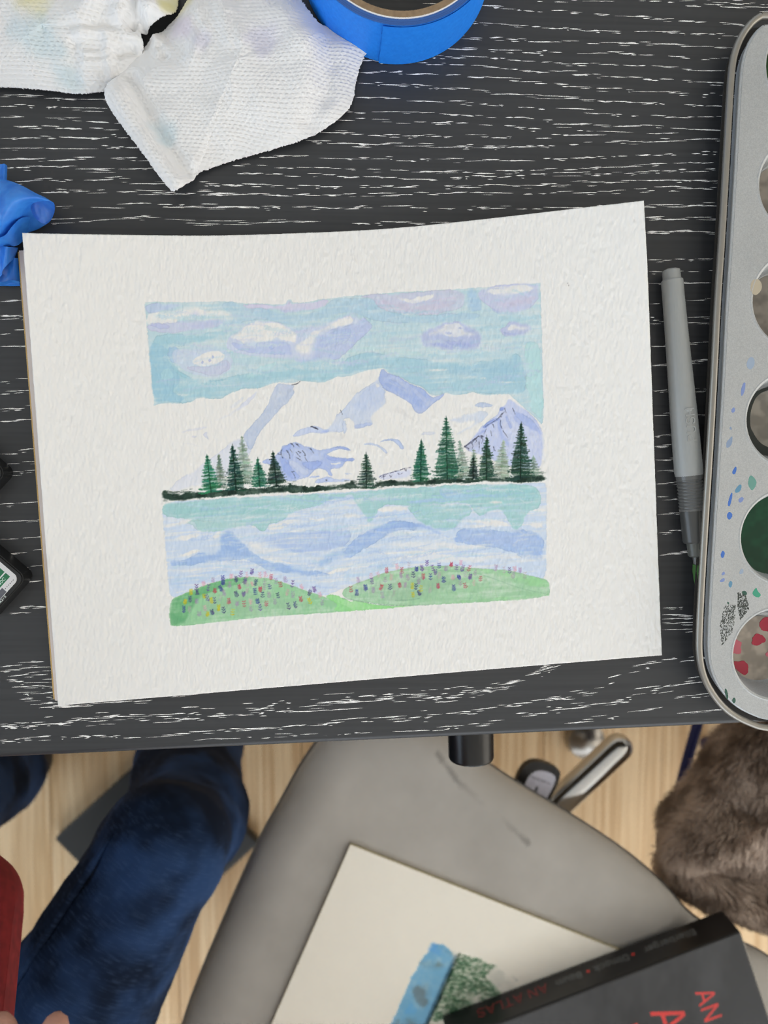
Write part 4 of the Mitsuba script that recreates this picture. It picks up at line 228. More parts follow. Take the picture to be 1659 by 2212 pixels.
put('ceiling', moved(trimesh.creation.box([X1 - X0 + .2, Y1 - Y0 + .2, .1]), ((X0 + X1) / 2, (Y0 + Y1) / 2, ZC + .05)), 'ceiling_paint', False); lab('ceiling', kind='structure')
def window(key, c, axis, w, h, L):
    """frame, mullion and a bright sky-lit pane facing the room; axis 0: wall along y, 1: wall along x"""
    f = []
    for (a, b, sa, sb) in ((0, h / 2, w, .06), (0, -h / 2, w, .06), (w / 2, 0, .06, h), (-w / 2, 0, .06, h), (0, 0, .05, h)):
        f.append(moved(trimesh.creation.box([.06, sa, sb] if axis == 0 else [sa, .06, sb]), (c[0] + (0 if axis == 0 else a), c[1] + (a if axis == 0 else 0), c[2] + b)))
    put(key, cat(*f), 'white_frame', False); lab(key, kind='structure')
    n = np.array([-1.0 if c[0] > 0 else 1.0, 0, 0]) if axis == 0 else np.array([0, -1.0 if c[1] > 0 else 1.0, 0])
    o = np.array(c) - n * .03
    u = np.cross([0, 0, 1.0], n)
    V = [o + u * a * w / 2 + np.array([0, 0, b * h / 2]) for a, b in ((-1, -1), (1, -1), (1, 1), (-1, 1))]
    m = trimesh.Trimesh(V, [[0, 1, 2], [0, 2, 3]], process=False)
    scene[key + '__pane'] = {**mikit.ply(m, smooth=False), 'emitter': {'type': 'area', 'radiance': rgb(L)}, 'bsdf': {'type': 'diffuse', 'reflectance': rgb((.1, .1, .1))}}
window('window_1', (X1 + .05, -.6, 1.5), 0, 2.1, 1.6, RIGHT_WINDOW)
window('window_2', (-.4, Y1 + .05, 1.6), 1, 1.8, 1.2, FAR_WINDOW)
window('window_4', (.5, Y0 - .05, 1.575), 1, 2.8, 1.55, NEAR_WINDOW)
window('window_3', (X0 - .05, -.5, 1.45), 0, 1.9, 1.5, SIDE_WINDOW)

# floor of light oak planks
def oak(k):
    def f(p, n, uv):
        x, y = p.x * 1000 + 37 * k, p.y * 1000 + 400 * k
        g = fbm(x / 5, y / 180, k, 4); fine = noise(x / .9, y / 40, k + 3)
        ring = fbm(x / 40 + .6 * noise(y / 300, k), y / 700, k + 9, 2)
        c = mix(srgb(232, 203, 163), srgb(205, 170, 126), smoothstep(.3, .75, g))
        c = mix(c, mi.Color3f(srgb(190, 152, 108)), .5 * smoothstep(.55, .75, ring))
        return c * (0.9 + .16 * fine)
    return f
for k in range(3): mat(f'oak_{k}', proc(oak(k)), .42, specular=.35)
put('floor', moved(trimesh.creation.box([X1 - X0 + .2, Y1 - Y0 + .2, .05]), ((X0 + X1) / 2, (Y0 + Y1) / 2, -.037)), mat('subfloor', srgb(90, 70, 48), .9), False); lab('floor', kind='structure')
pw = .19
for i in range(-6, 7):
    off = rng.uniform(0, 1.2)
    y = Y0 - off
    while y < Y1:
        a, b = max(y, Y0), min(y + 1.38, Y1)
        if b - a > .05 and -1.9 < i * pw + .03 < 1.9:
            put('floor__plank', moved(rbox(pw - .0012, b - a - .0012, .012, .0006, 4), (i * pw + .03, (a + b) / 2, -.006)), f'oak_{int(rng.integers(3))}', False)
        y += 1.38

# ------------------------------------------------------------------ desk
e0, e1 = A('desk_edge')
ed = (e1 - e0) / np.linalg.norm(e1 - e0); en = np.array([-ed[1], ed[0]])
desk_rot = math.atan2(ed[1], ed[0])
def on_desk(u, v):   # u along the front edge, v back from it
    return e0 + ed * u + en * v
def desk_col(p, n, uv):
    x, y = p.x * 1000, p.y * 1000
    g = fbm(x / 60, y / 1.6, 0, 3)
    return mix(srgb(47, 49, 52), srgb(57, 59, 62), g)
mat('desk_lacquer', proc(desk_col), .42, specular=.45, bump=(lambda p, n, uv: fbm(p.x * 40, p.y * 1400, 0, 2), .00004, .0004))
mat('grain_white', srgb(240, 240, 239), .6)
ctr = on_desk(.19, .36)
top = rbox(1.5, .72, .024, .003, 16)
put('desk__top', moved(top, (*ctr, DESK - .012), desk_rot), 'desk_lacquer', 40)
lab('desk', 'charcoal desk with white-filled wood grain under the painting, tray and towels', 'desk')
apr = [moved(trimesh.creation.box([1.4, .018, .09]), (*on_desk(.19, .028), DESK - .024 - .045), desk_rot),
       moved(trimesh.creation.box([1.4, .018, .09]), (*on_desk(.19, .69), DESK - .024 - .045), desk_rot)]
apr += [moved(trimesh.creation.box([.018, .64, .09]), (*on_desk(.19 + s * .69, .36), DESK - .024 - .045), desk_rot) for s in (-1, 1)]
for a_ in apr: put('desk__apron', a_, 'desk_lacquer', False)
for su in (-.515, .895):
    for v in (.06, .66):
        put('desk__leg', moved(rbox(.05, .05, .726, .003, 8), (*on_desk(su, v), .363), desk_rot), 'desk_lacquer', False)
put('desk__drawer', moved(rbox(.46, .018, .08, .002, 8), (*on_desk(.25, .012), DESK - .07), desk_rot), 'desk_lacquer', False)
mat('black_knob', srgb(11, 11, 12), .28, specular=.45)
kx = np.array(D['knob']) / 1e4
kv = (kx[:2] - e0) @ en; ku = (kx[:2] - e0) @ ed
kl = .022 - kv
kp = [(0, 0), (.0115, 0), (.0132, .0006), (.0138, .002), (.0138, kl - .004), (.012, kl), (0, kl)]
km = lathe(kp, 48); km.apply_transform(frame([*on_desk(ku, kv), kx[2] - .004], [ed[0], ed[1], 0], [0, 0, 1.0]) @ trimesh.transformations.rotation_matrix(0, [1, 0, 0]))
# lathe axis is local z: turn it to point into the drawer
kM = np.eye(4); kM[:3, 0] = [ed[0], ed[1], 0]; kM[:3, 1] = [0, 0, -1]; kM[:3, 2] = [en[0], en[1], 0]; kM[:3, 3] = [*on_desk(ku, kv), DESK - .062]
if np.linalg.det(kM[:3, :3]) < 0: kM[:3, 1] *= -1
km = lathe(kp, 48); km.apply_transform(kM)
put('desk__drawer__knob', km, 'black_knob', 35)
# the white filler in the open grain: short flakes along the year rings
def flakes():
    V, F, count = [], [], [0]
    def flake(c, L, w, ang):
        n = max(3, int(L / .0016)); xs = np.linspace(-.5, .5, n + 1)
        hw = w * .5 * (1 - np.abs(2 * xs) ** 3) * rng.uniform(.35, 1.35, n + 1) + w * .06
        wob = np.cumsum(rng.normal(0, w * .16, n + 1))
        up = np.stack([xs * L, wob + hw], -1); dn = np.stack([xs * L, wob - hw], -1)
        ca, sa = np.cos(ang), np.sin(ang)
        q = np.vstack([up, dn]) @ np.array([[ca, sa], [-sa, ca]]) + c
        b = count[0]; count[0] += len(q)
        V.append(np.c_[q, np.full(len(q), DESK + .00004)])
        for k in range(n):
            F.extend([[b + k, b + n + 1 + k, b + k + 1], [b + k + 1, b + n + 1 + k, b + n + 2 + k]])
    base_ang = desk_rot - .01
    def ring(p, den, step=1.0):
        d = np.r_[0, np.cumsum(np.linalg.norm(np.diff(p, axis=0), axis=1))]
        s = -.002
        gap = rng.uniform(0, 1)
        while s < d[-1]:
            x = np.array([np.interp(s, d, p[:, 0]), np.interp(s, d, p[:, 1])])
            x2 = np.array([np.interp(s + .004, d, p[:, 0]), np.interp(s + .004, d, p[:, 1])])
            dirn = x2 - x
            ang = math.atan2(dirn[1], dirn[0]) if np.linalg.norm(dirn) > 1e-6 else base_ang
            long_ = rng.random() < .16
            L = rng.uniform(.010, .022) if long_ else rng.uniform(.0025, .0095)
            w = rng.uniform(.00018, .00050)
            spread = .00042 + .0006 * max(0, den - 100) / 100
            a2 = .35 * ang + .65 * (base_ang + .015)
            nrm = np.array([-np.sin(ang), np.cos(ang)])
            flake(x + dirn / (np.linalg.norm(dirn) + 1e-9) * L * .5 + nrm * rng.normal(0, spread), L, w, a2 + rng.normal(0, .012))
            if rng.random() < .5: flake(x + dirn / (np.linalg.norm(dirn) + 1e-9) * L * rng.uniform(.3, .9) + nrm * (rng.normal(0, spread * .8) - .0006), L * rng.uniform(.3, .8), w * .7, a2)
            s += (L * rng.uniform(.45, 1.0) + rng.exponential(.0012)) * 100 / den
            if rng.random() < .10: s += rng.uniform(.002, .008)
    for r in D['rings']:
        p = np.array(r[1:], float).reshape(-1, 2) / 1e4
        ring(p, r[0])
    # the part of the desk beyond the photograph
    for v in np.arange(.02, .70, .0068):
        for u0, u1 in ((-.54, -.035), (.42, .92)):
            if u0 < 0 and v < 0.42: u1 = -.05
            u = np.linspace(u0, u1, 12); q = np.array([on_desk(a, v + .004 * math.sin(a * 9 + v * 7)) for a in u]); ring(q, 80)
        if v > .47:
            u = np.linspace(-.05, .42, 12); q = np.array([on_desk(a, v + .003 * math.sin(a * 9)) for a in u]); ring(q, 80)
    V = np.vstack(V); q = V[:, :2] - e0
    F = np.array(F); v = q @ en
    F = F[(v[F] > .004).all(1)]
    return trimesh.Trimesh(V, F, process=False)
put('desk__white_grain', flakes(), 'grain_white', False); lab('desk__white_grain', 'white filler in the open grain', kind='stuff')

# ------------------------------------------------------------------ watercolour engine: washes and brush strokes laid down in sheet coordinates
PAPER = np.array([232, 231, 227.0])
class Sheet:
    def __init__(s, s0, s1, t0, t1, step, paper):
        s.s0, s.t0, s.step = s0, t0, step
        s.ns, s.nt = int((s1 - s0) / step), int((t1 - t0) / step)
        s.C = np.ones((s.nt, s.ns, 3)) * paper
        S, T_ = np.meshgrid(s0 + (np.arange(s.ns) + .5) * step, t0 + (np.arange(s.nt) + .5) * step)
        s.S, s.T = S, T_
        q = np.stack([S, T_, 0 * S], -1)
        s.n1 = meshkit.fbm(q / .0022, 3, 1) - .5; s.n2 = meshkit.fbm(q / .0022, 3, 5) - .5
        s.f1 = meshkit.noise(q / .0005, 11) - .5; s.f2 = meshkit.noise(q / .0005, 12) - .5
        s.low = meshkit.fbm(q / .012, 4, 3) - .5
        s.mid = meshkit.fbm(q / .0042, 3, 33) - .5
        s.n3 = meshkit.fbm(q / .0075, 3, 51) - .5; s.n4 = meshkit.fbm(q / .0075, 3, 55) - .5
        s.wet = meshkit.fbm(q / .009, 2, 71)
        s.tooth = meshkit.fbm(q / np.array([.0007, .0012, 1]), 2, 9) - .5
        s.streaks = meshkit.fbm(q / np.array([.016, .0011, 1]) + np.array([0, 0, 0]), 3, 21) - .5
    def box(s, p, m):
        i0 = max(0, int((p[:, 0].min() - m - s.s0) / s.step)); i1 = min(s.ns, int((p[:, 0].max() + m - s.s0) / s.step) + 1)
        j0 = max(0, int((p[:, 1].min() - m - s.t0) / s.step)); j1 = min(s.nt, int((p[:, 1].max() + m - s.t0) / s.step) + 1)
        return (slice(j0, j1), slice(i0, i1)) if i1 > i0 + 1 and j1 > j0 + 1 else None
    def lay(s, sl, col, al):
        al = np.clip(al, 0, 1)[..., None]
        s.C[sl] = s.C[sl] * (1 - al) + np.asarray(col, float) * al
    def wash(s, pts, col, a, soft, edge, wob, streak, var):
        p = chaikin(np.array(pts, float).reshape(-1, 2) / 1e4, 2)
        sl = s.box(p, .001)
        if sl is None: return
        a, edge, streak, var, soft, wob = a / 100, edge / 100, streak / 100, var / 100, soft * 1e-4, wob * 1e-4
        big = 3.4 if wob >= 3.5e-4 else 1.0
        x = s.S[sl] + wob * (2.2 * s.n1[sl] + .7 * s.f1[sl] + big * s.n3[sl]); y = s.T[sl] + wob * (2.2 * s.n2[sl] + .7 * s.f2[sl] + big * s.n4[sl])
        poly = shapely.polygons(p)
        if not poly.is_valid: poly = poly.buffer(0)
        shapely.prepare(poly)
        m = shapely.contains_xy(poly, x.ravel(), y.ravel()).reshape(x.shape)
        pad = np.pad(m, 1)
        d = ndimage.distance_transform_edt(pad)[1:-1, 1:-1] * s.step
        lost = np.clip((s.wet[sl] - .44) * 5, 0, 1) * (1 if wob >= 3.5e-4 else .25)      # wet, lost edges here, dry hard ones there
        al = a * np.clip((d - .3 * s.step) / np.maximum(soft * (.5 + 3.6 * lost), s.step), 0, 1)
        al = al * (1 + 1.3 * edge * (1 - lost) * np.exp(-(d / .00038) ** 2) * (d > 0)) * (1 + 2.0 * var * s.low[sl] + 1.5 * var * s.mid[sl] + .30 * s.tooth[sl] - streak * 3.0 * np.clip(s.streaks[sl] - .02, -.25, .5))
        dark = np.asarray(col, float) * (1 - .42 * edge * (1 - lost) * np.exp(-(d / .00030) ** 2))[..., None]
        al = np.clip(al, 0, 1)[..., None]
        s.C[sl] = s.C[sl] * (1 - al) + dark * al
    def stroke(s, pts, col, w0, w1, a=.9, rough=.25):
        """a tapered brush line: half widths w0 at the start, w1 at the end"""
        p = np.asarray(pts, float); sl = s.box(p, max(w0, w1) + .0003)
        if sl is None: return
        X = np.stack([s.S[sl], s.T[sl]], -1); best = np.full(X.shape[:2], 9.0)
        n = len(p) - 1
        for k in range(n):
            ab = p[k + 1] - p[k]; t = np.clip(((X - p[k]) @ ab) / (ab @ ab + 1e-15), 0, 1)
            w = w0 + (w1 - w0) * (k + t) / n
            best = np.minimum(best, np.linalg.norm(X - p[k] - t[..., None] * ab, axis=-1) - w)
        best = best + rough * 2 * max(w0, w1) * s.f1[sl]
        s.lay(sl, col, a * np.clip(.5 - best / (1.1 * s.step), 0, 1))
def albedo(C, paper, k):
    c = np.clip(C, 0, 255) / 255; pf = np.asarray(paper) / 255
    lin = lambda v: np.where(v <= .04045, v / 12.92, ((v + .055) / 1.055) ** 2.4)
    return np.clip(lin(c) / lin(pf) * np.asarray(k), 0, .95)

# ------------------------------------------------------------------ the painted sheet, its corners curling up
ox, oy, oa = D['sheet_frame']; O = np.array([ox, oy]) / 1e4; oa = oa / 1e4
SD, TD = np.array([math.cos(oa), math.sin(oa)]), np.array([math.sin(oa), -math.cos(oa)])
def zsheet(s, t):
    x = (s / .3048 - .5) * 2
    return DESK + .0052 + np.where(x < 0, .012, .020) * x * x * np.clip(1 - t / .2286, 0, 1) ** 1.5
pnt = Sheet(.045, .262, .026, .206, .00023, PAPER)
for wsh in D['wash']: pnt.wash(*wsh)
def brushing(col_of, n, colors, Lr, Wr, al):
    poly = shapely.Polygon(chaikin(np.array(next(w for w in D['wash'] if w[1] == col_of)[0], float).reshape(-1, 2) / 1e4, 2)).buffer(-.0006)
    x0, y0, x1, y1 = poly.bounds
    for _ in range(n):
        c = rng.uniform([x0, y0], [x1, y1]); L = rng.uniform(*Lr); a = rng.normal(0, .10)
        pts = [c + np.array([math.cos(a), math.sin(a)]) * L * f + [0, rng.normal(0, .0006)] for f in (0, .35, .7, 1)]
        if all(poly.contains(shapely.Point(p)) for p in pts):
            pnt.stroke(chaikin(np.array(pts), 2, False), colors[rng.integers(len(colors))], rng.uniform(*Wr), rng.uniform(*Wr) * .3, rng.uniform(*al), .8)
brushing([190, 214, 221], 420, [(160, 202, 216), (178, 205, 224), (205, 222, 226), (195, 200, 226), (215, 224, 226)], (.004, .022), (.0003, .0013), (.10, .30))
brushing([203, 217, 234], 420, [(226, 229, 231), (165, 190, 228), (182, 212, 226), (190, 212, 232)], (.005, .030), (.0002, .0009), (.12, .38))
pnt.wash(D['band'], (46, 68, 58), 92, 2, 20, 5, 0, 30)
for s_, t_, r, k in D['blots']:
    r *= 1e-4; an = np.linspace(0, 6.283, 12)[:-1]
    pnt.wash((np.stack([s_ * 1e-4 + r * np.cos(an), t_ * 1e-4 + .62 * r * np.sin(an)], -1) * 1e4).ravel(), (92, 112, 98) if k else (24, 40, 34), 62, 3, 25, 6, 0, 20)
bp = np.array(D['band'], float).reshape(-1, 2) / 1e4
for _ in range(260):
    c = bp[rng.integers(len(bp))] + rng.normal(0, [.003, .0004]); c[1] += .0006 * np.sign(np.interp(c[0], [.05, .245], [bp[:, 1].mean(), bp[:, 1].mean()]) - c[1])
    L = rng.uniform(.001, .003)
    if c[0] + L > bp[:, 0].max() or c[0] < bp[:, 0].min(): continue
    pnt.stroke([c, c + [L, rng.normal(0, .0002)]], (30, 48, 40) if rng.random() < .7 else (86, 106, 92), .00025, .0001, .5)
def tree(v):
    a, b = np.array(v[0:2]) / 1e4, np.array(v[2:4]) / 1e4; hw = v[4] * 1e-4; col = np.array(v[5:8], float); dark = v[8]
    ax = b - a; H_ = np.linalg.norm(ax); ax = ax / H_; sd_ = np.array([-ax[1], ax[0]]) * -1
    if sd_[0] < 0: sd_ = -sd_
    body = [a] + [a + ax * H_ * f + sd_ * hw * .8 * f ** .8 for f in (.3, .6, .97)] + [a + ax * H_ * f - sd_ * hw * .8 * f ** .8 for f in (.97, .6, .3)]
    pnt.wash((np.array(body) * 1e4).ravel(), col * .9 + 20, 58 if dark else 46, 4, 5, 3, 0, 70)
    n = int(H_ / .00125)
    for k in range(int(n * 1.1)):
        f = rng.uniform(.25, .98); q = a + ax * H_ * f + sd_ * hw * f ** .8 * rng.uniform(-.85, .85); wl = hw * f * rng.uniform(.2, .5)
        pnt.stroke([q - sd_ * wl * .5, q + ax * .0002, q + sd_ * wl * .5], PAPER, .00006, .00012, .7, .6)
    for k in range(n):
        f = (k + .6) / n
        y = a + ax * H_ * f
        for sgn in (-1, 1):
            for rep in range(2):
                w = hw * (f ** .82) * rng.uniform(.62, 1.08) + .0003
                droop = rng.uniform(-.02, .14) * w
                j = rng.uniform(-.0005, .0005)
                c = np.clip(col * rng.uniform(.72, 1.12) + rng.normal(0, 5, 3), 0, 255)
                p0 = y + ax * j; p1 = p0 + sd_ * sgn * w * .55 + ax * droop * 1.1; p2 = p0 + sd_ * sgn * w + ax * droop * .6
                pnt.stroke([p0, p1, p2], c, rng.uniform(.00034, .00056), .00012, .85 if dark else .7, .5)
    if dark: pnt.stroke([a - ax * .0009, a + ax * H_ * .5, b], col * .45, .00010, .00022, .85, .2)
    else: pnt.stroke([a - ax * .0004, a + ax * .003], col, .0001, .0002, .7)
for v in D['trees']: tree(v)
for l, c, w_, a_ in D['lines']:
    pnt.stroke(chaikin(np.array(l, float).reshape(-1, 2) / 1e4, 1, False), c, w_ * .5e-5, w_ * .35e-5, a_ / 100, .9)
FC = [(196, 186, 40), (104, 80, 146), (160, 136, 172), (58, 64, 142), (182, 82, 98), (222, 160, 176), (66, 66, 112), (178, 166, 172)]
for s_, t_, k in D['flowers']:
    c0 = np.array([s_, t_]) * 1e-4; col = np.array(FC[k], float)
    lean = rng.normal(0, .16); hh = rng.uniform(.00105, .00155)
    up = np.array([math.sin(oa) * .4 + lean, -1.0]); up /= np.linalg.norm(up); sd_ = np.array([-up[1], up[0]])
    nl = int(rng.integers(3, 6)); flat = rng.uniform(.4, 1.1)
    for i in range(nl):
        q = c0 - up * hh * (1 - 2 * i / (nl - 1)) * .9
        wd = .00075 * (1 - .3 * i / nl) * rng.uniform(.75, 1.2)
        for sg in (-1, 1):
            pnt.stroke([q, q + sd_ * sg * wd + up * wd * flat], col + rng.normal(0, 9, 3), .00012, .00021, .6 if k in (5, 7, 2) else .85, .5)
    pnt.stroke([c0 - up * hh * .9, c0 + up * hh], col, .00008, .00012, .55)
mat('painted_paper', {'type': 'mesh_attribute', 'name': 'vertex_color'}, .85, specular=.2,
    bump=(lambda p, n, uv: fbm((p.x + .07 * p.y) * 1200, (p.y - .07 * p.x) * 640, 0, 2), .00022, .00015))
def coons(n_s, n_t):
    tp, bt, lf, rt = [A('sheet_' + k) for k in ('top', 'bottom', 'left', 'right')]
    u, v = np.array(n_s), np.array(n_t)
    def at(p, q):
        p = chaikin(p, 2, False); d = np.r_[0, np.cumsum(np.linalg.norm(np.diff(p, axis=0), axis=1))]; d /= d[-1]
        return np.stack([np.interp(q, d, p[:, k]) for k in (0, 1)], -1)
    Tp, Bt, Lf, Rt = at(tp, u), at(bt, u), at(lf, v), at(rt, v)
    U, V = u[None, :, None], v[:, None, None]
    return (1 - V) * Tp[None] + V * Bt[None] + (1 - U) * Lf[:, None] + U * Rt[:, None] - ((1 - U) * (1 - V) * tp[0] + U * (1 - V) * tp[-1] + (1 - U) * V * bt[0] + U * V * bt[-1])
us = np.r_[np.linspace(0, .19, 130)[:-1], np.linspace(.19, .86, 770), np.linspace(.86, 1, 98)[1:]]
vs = np.r_[np.linspace(0, .13, 70)[:-1], np.linspace(.13, .90, 650), np.linspace(.90, 1, 54)[1:]]
ST = coons(us, vs)
def sheet_mesh(ST, th, pnt=None):
    nt, ns = ST.shape[:2]
    z = zsheet(ST[..., 0], ST[..., 1])
    q = np.concatenate([ST, 0 * ST[..., :1]], -1)
    z = z + .00052 * (meshkit.fbm(q / np.array([.0010, .0024, 1]), 2, 91) - .5)      # cold-press tooth
    xy = O + ST[..., :1] * SD + ST[..., 1:] * TD
    top = np.concatenate([xy, z[..., None]], -1).reshape(-1, 3)
    step = 8
    F = grid_faces(nt, ns)[:, ::-1]
    # underside and edges from the border loop and a coarse copy
    ii = np.r_[np.arange(0, nt - 1, step), nt - 1]; jj = np.r_[np.arange(0, ns - 1, step), ns - 1]
    low = top.reshape(nt, ns, 3)[np.ix_(ii, jj)].reshape(-1, 3) - [0, 0, th]
    F2 = grid_faces(len(ii), len(jj)) + len(top)
    loop = np.r_[np.arange(ns), np.arange(1, nt) * ns + ns - 1, (nt - 1) * ns + np.arange(ns - 2, -1, -1), np.arange(nt - 2, 0, -1) * ns]
    rim = top[loop] - [0, 0, th]
    b0 = len(top) + len(low); k = np.arange(len(loop)); k2 = (k + 1) % len(loop)
    F3 = np.vstack([np.stack([loop[k], k + b0, loop[k2]], 1), np.stack([loop[k2], k + b0, k2 + b0], 1)])
    V = np.vstack([top, low, rim])
    m = trimesh.Trimesh(V, np.vstack([F, F2, F3]), process=False)
    if m.face_normals[:1000][:, 2].mean() < 0: m.faces = m.faces[:, ::-1]
    col = np.ones((len(V), 3)) * PAPER
    if pnt is not None:
        fi = (ST[..., 1] - pnt.t0) / pnt.step - .5; fj = (ST[..., 0] - pnt.s0) / pnt.step - .5
        for c in range(3):
            col[:len(top), c] = ndimage.map_coordinates(pnt.C[..., c], [fi.ravel(), fj.ravel()], order=1, mode='constant', cval=PAPER[c])
    return m, col
m, col = sheet_mesh(ST, .0005, pnt)
scene['watercolor_painting'] = mikit.ply(m, 'painted_paper', smooth=True, color=albedo(col, PAPER, (.80, .795, .775)))
lab('watercolor_painting', 'watercolour of a snowy mountain lake with pines and flower hills on white paper', 'painting')
del m, col

# the pad it lies on: a stack of pages on a tan backing board
mat('page_paper', srgb(214, 205, 200), .9); mat('tan_board', srgb(190, 160, 105), .9); mat('page_white', srgb(226, 224, 220), .9)
po = A('pad_outline')
pc = po.mean(0)
def quad_slab(p, z0, z1, jit=0.0):
    p = chaikin(np.array(p), 0)
    return extrude(shapely.Polygon(p + jit), z1 - z0, z0)
lab('paper_pad', 'pad of paper with tan edge lines lying under the mountain painting', 'paper pad')
put('paper_pad__backing', quad_slab(po, DESK + .0001, DESK + .0014), 'tan_board', False)
for i in range(5):
    sh = np.array([(-.0001, .0012, -.0012, .0003, .0016)[i], .0002 * i])
    rot = .0009 * math.sin(1.7 * i + 1)
    c, s_ = math.cos(rot), math.sin(rot)
    q = (po - pc) @ np.array([[c, s_], [-s_, c]]) * (1 - .002 * (i % 3)) + pc + sh
    put('paper_pad__page', quad_slab(q, DESK + .00145 + i * .00062, DESK + .00145 + i * .00062 + .0005), ('page_paper', 'page_white', 'tan_board')[(0, 1, 2, 0, 0)[i]], False)

# ------------------------------------------------------------------ paint palette
pf = A('palframe'); pd = (pf[0] - pf[1]) / np.linalg.norm(pf[0] - pf[1]); px_ = np.array([pd[1], -pd[0]]); po_ = pf[1]
def to_pal(q): q = np.asarray(q) - po_; return np.stack([q @ px_, q @ pd], -1)
PM = np.eye(4); PM[:2, 0] = px_; PM[:2, 1] = pd; PM[:2, 3] = po_; PM[2, 3] = DESK
rim = to_pal(A('pal_rim')); rim = rim[rim[:, 0] < .026]
AX = .0285
outline = np.vstack([rim, (rim * [-1, 1] + [2 * AX, 0])[::-1]])
outline = chaikin(outline, 2)
poly = shapely.Polygon(outline)
def tin(p, n, uv):
    g = noise(p.x * 2600, p.y * 2600, p.z * 2600)
    m_ = fbm(p.x * 40, p.y * 40, 3, 3)
    return mix(srgb(162, 166, 168), srgb(190, 193, 194), g * .6 + m_ * .4)
mat('tin', proc(tin), .48, metallic=.45, specular=.5, bump=(lambda p, n, uv: noise(p.x * 1500, p.y * 1500, p.z * 1500), .00004, .0002))
mat('tin_rim', srgb(150, 147, 140), .36, metallic=.7); mat('tin_groove', srgb(38, 36, 33), .7)
wells = [((np.array(w[:2]) / 1e4 - po_) @ px_, (np.array(w[:2]) / 1e4 - po_) @ pd, w[2]) for w in D['wells']]
RW = .0240
allw = [(u, v, k) for u, v, k in wells] + [(2 * AX - u, v, 6 + i) for i, (u, v, k) in enumerate(wells)]
plate = poly.buffer(-.0052)
holes = shapely.union_all([shapely.Point(u, v).buffer(RW, 48) for u, v, k in allw])
pl = extrude(plate.difference(holes), .0008, .0176)
lip = resample(np.array(plate.exterior.coords)[:-1], 260, True)
lipm = tube(np.vstack([np.c_[lip, np.full(len(lip), .0170)], [[*lip[0], .0170]]]), .0012, 10, False)
skirt = extrude(plate.difference(plate.buffer(-.0008)), .006, .0115)
put('paint_palette__plate', moved(cat(pl, lipm, skirt), M=PM), 'tin', 30)
floor_ring = extrude(poly.buffer(-.0008).difference(plate.buffer(-.0004)), .0006, .0085)
rimp = resample(outline, 300, True)
rm = tube(np.vstack([np.c_[rimp, np.full(300, .0172)], [[*rimp[0], .0172]]]), .0017, 12, False)
put('paint_palette__rim', moved(rm, M=PM), 'tin_rim', True)
put('paint_palette__channel', moved(floor_ring, M=PM), 'tin_groove', False)
lab('paint_palette', 'grey metal tin palette with round wells of paint right of the painting', 'paint palette')
wprof = [(RW + .0004, .0184), (RW - .0002, .0186), (RW - .0012, .0180), (RW - .0020, .0165), (.0192, .0035), (.0180, .0018), (.0160, .0012), (0, .0012)]
wm = lathe(wprof + [(0, .0004), (.0165, .0004), (.0190, .0012), (RW - .0012, .0165), (RW + .0004, .0178), (RW + .0004, .0184)], 72)
PC = {'green_dark': (20, 70, 22), 'beige': (150, 143, 134), 'greige': (140, 134, 126), 'stone': (150, 145, 136), 'green_deep': (0, 66, 42), 'cream': (176, 166, 154)}
for k, c in PC.items():
    f = (lambda c: lambda p, n, uv: mix(srgb(*[v * .82 for v in c]), srgb(*c), smoothstep(.3, .7, fbm(p.x * 160, p.y * 160, 1, 3))))(c)
    mat('paint_' + k, proc(f), .08 if k.startswith('green') else .55, specular=.35)
mat('paint_red', srgb(168, 36, 62), .4); mat('paint_pink', srgb(196, 100, 116), .45); mat('paint_black', srgb(24, 34, 30), .5)
def blob(cx, cy, r, n=40, amp=.12, seed=0, sq=1.0):
    a = np.arange(n) * 2 * np.pi / n
    rr = r * (1 + amp * 2 * (meshkit.fbm(np.stack([np.cos(a) * 1.3 + seed * 7.1, np.sin(a) * 1.3, 0 * a], -1), 3, seed) - .5))
    return shapely.Polygon(np.stack([cx + rr * np.cos(a), cy + rr * np.sin(a) * sq], -1))
wd = mikit.ply(moved(wm, M=PM), 'tin', smooth=25)
for u, v, k in allw:
    key = numbered('paint_palette__well')
    scene[key] = mikit.ply(moved(moved(wm, (u, v, 0)), M=PM), 'tin', smooth=25)
    k2 = k % 6
    name = ['green_dark', 'beige', 'greige', 'stone', 'green_deep', 'cream'][k2]
    wet = name.startswith('green')
    zt_ = .0075 if name == 'green_deep' else .005 if wet else .0016
    r = .0158 + (zt_ - .0012) * .0032 / .0123 * 1.5 + (.0022 if wet else .0012)
    pb = shapely.Point(0, 0).buffer(r, 40) if wet else blob(-.001, -.001, r, 60, .10, k + 3)
    put(key + '__paint', moved(moved(extrude(pb, .0004, zt_), (u, v, 0)), M=PM), 'paint_' + name, False)
    if k2 == 3:
        ring = blob(0, 0, .0178, 60, .05, 8).difference(blob(.0022, .0012, .0155, 60, .16, 9))
        put(key + '__paint_edge', moved(moved(extrude(ring, .0002, zt_ + .0005), (u, v, 0)), M=PM), 'paint_black', False)
    if k2 == 5:
        for q, (bx, by, br, mt) in enumerate(((-.0135, -.001, .0045, 'paint_pink'), (-.0105, -.0115, .0052, 'paint_red'), (-.001, .0035, .0038, 'paint_red'), (.004, .0115, .0048, 'paint_red'), (.009, -.004, .0045, 'paint_pink'))):
            g = blob(bx, by, br, 24, .45, 40 + q, .8).intersection(shapely.Point(0, 0).buffer(.0172))
            if g.area > 0: put(key + '__paint_puddle', moved(moved(extrude(g, .0002, zt_ + .0005), (u, v, 0)), M=PM), mt, False)
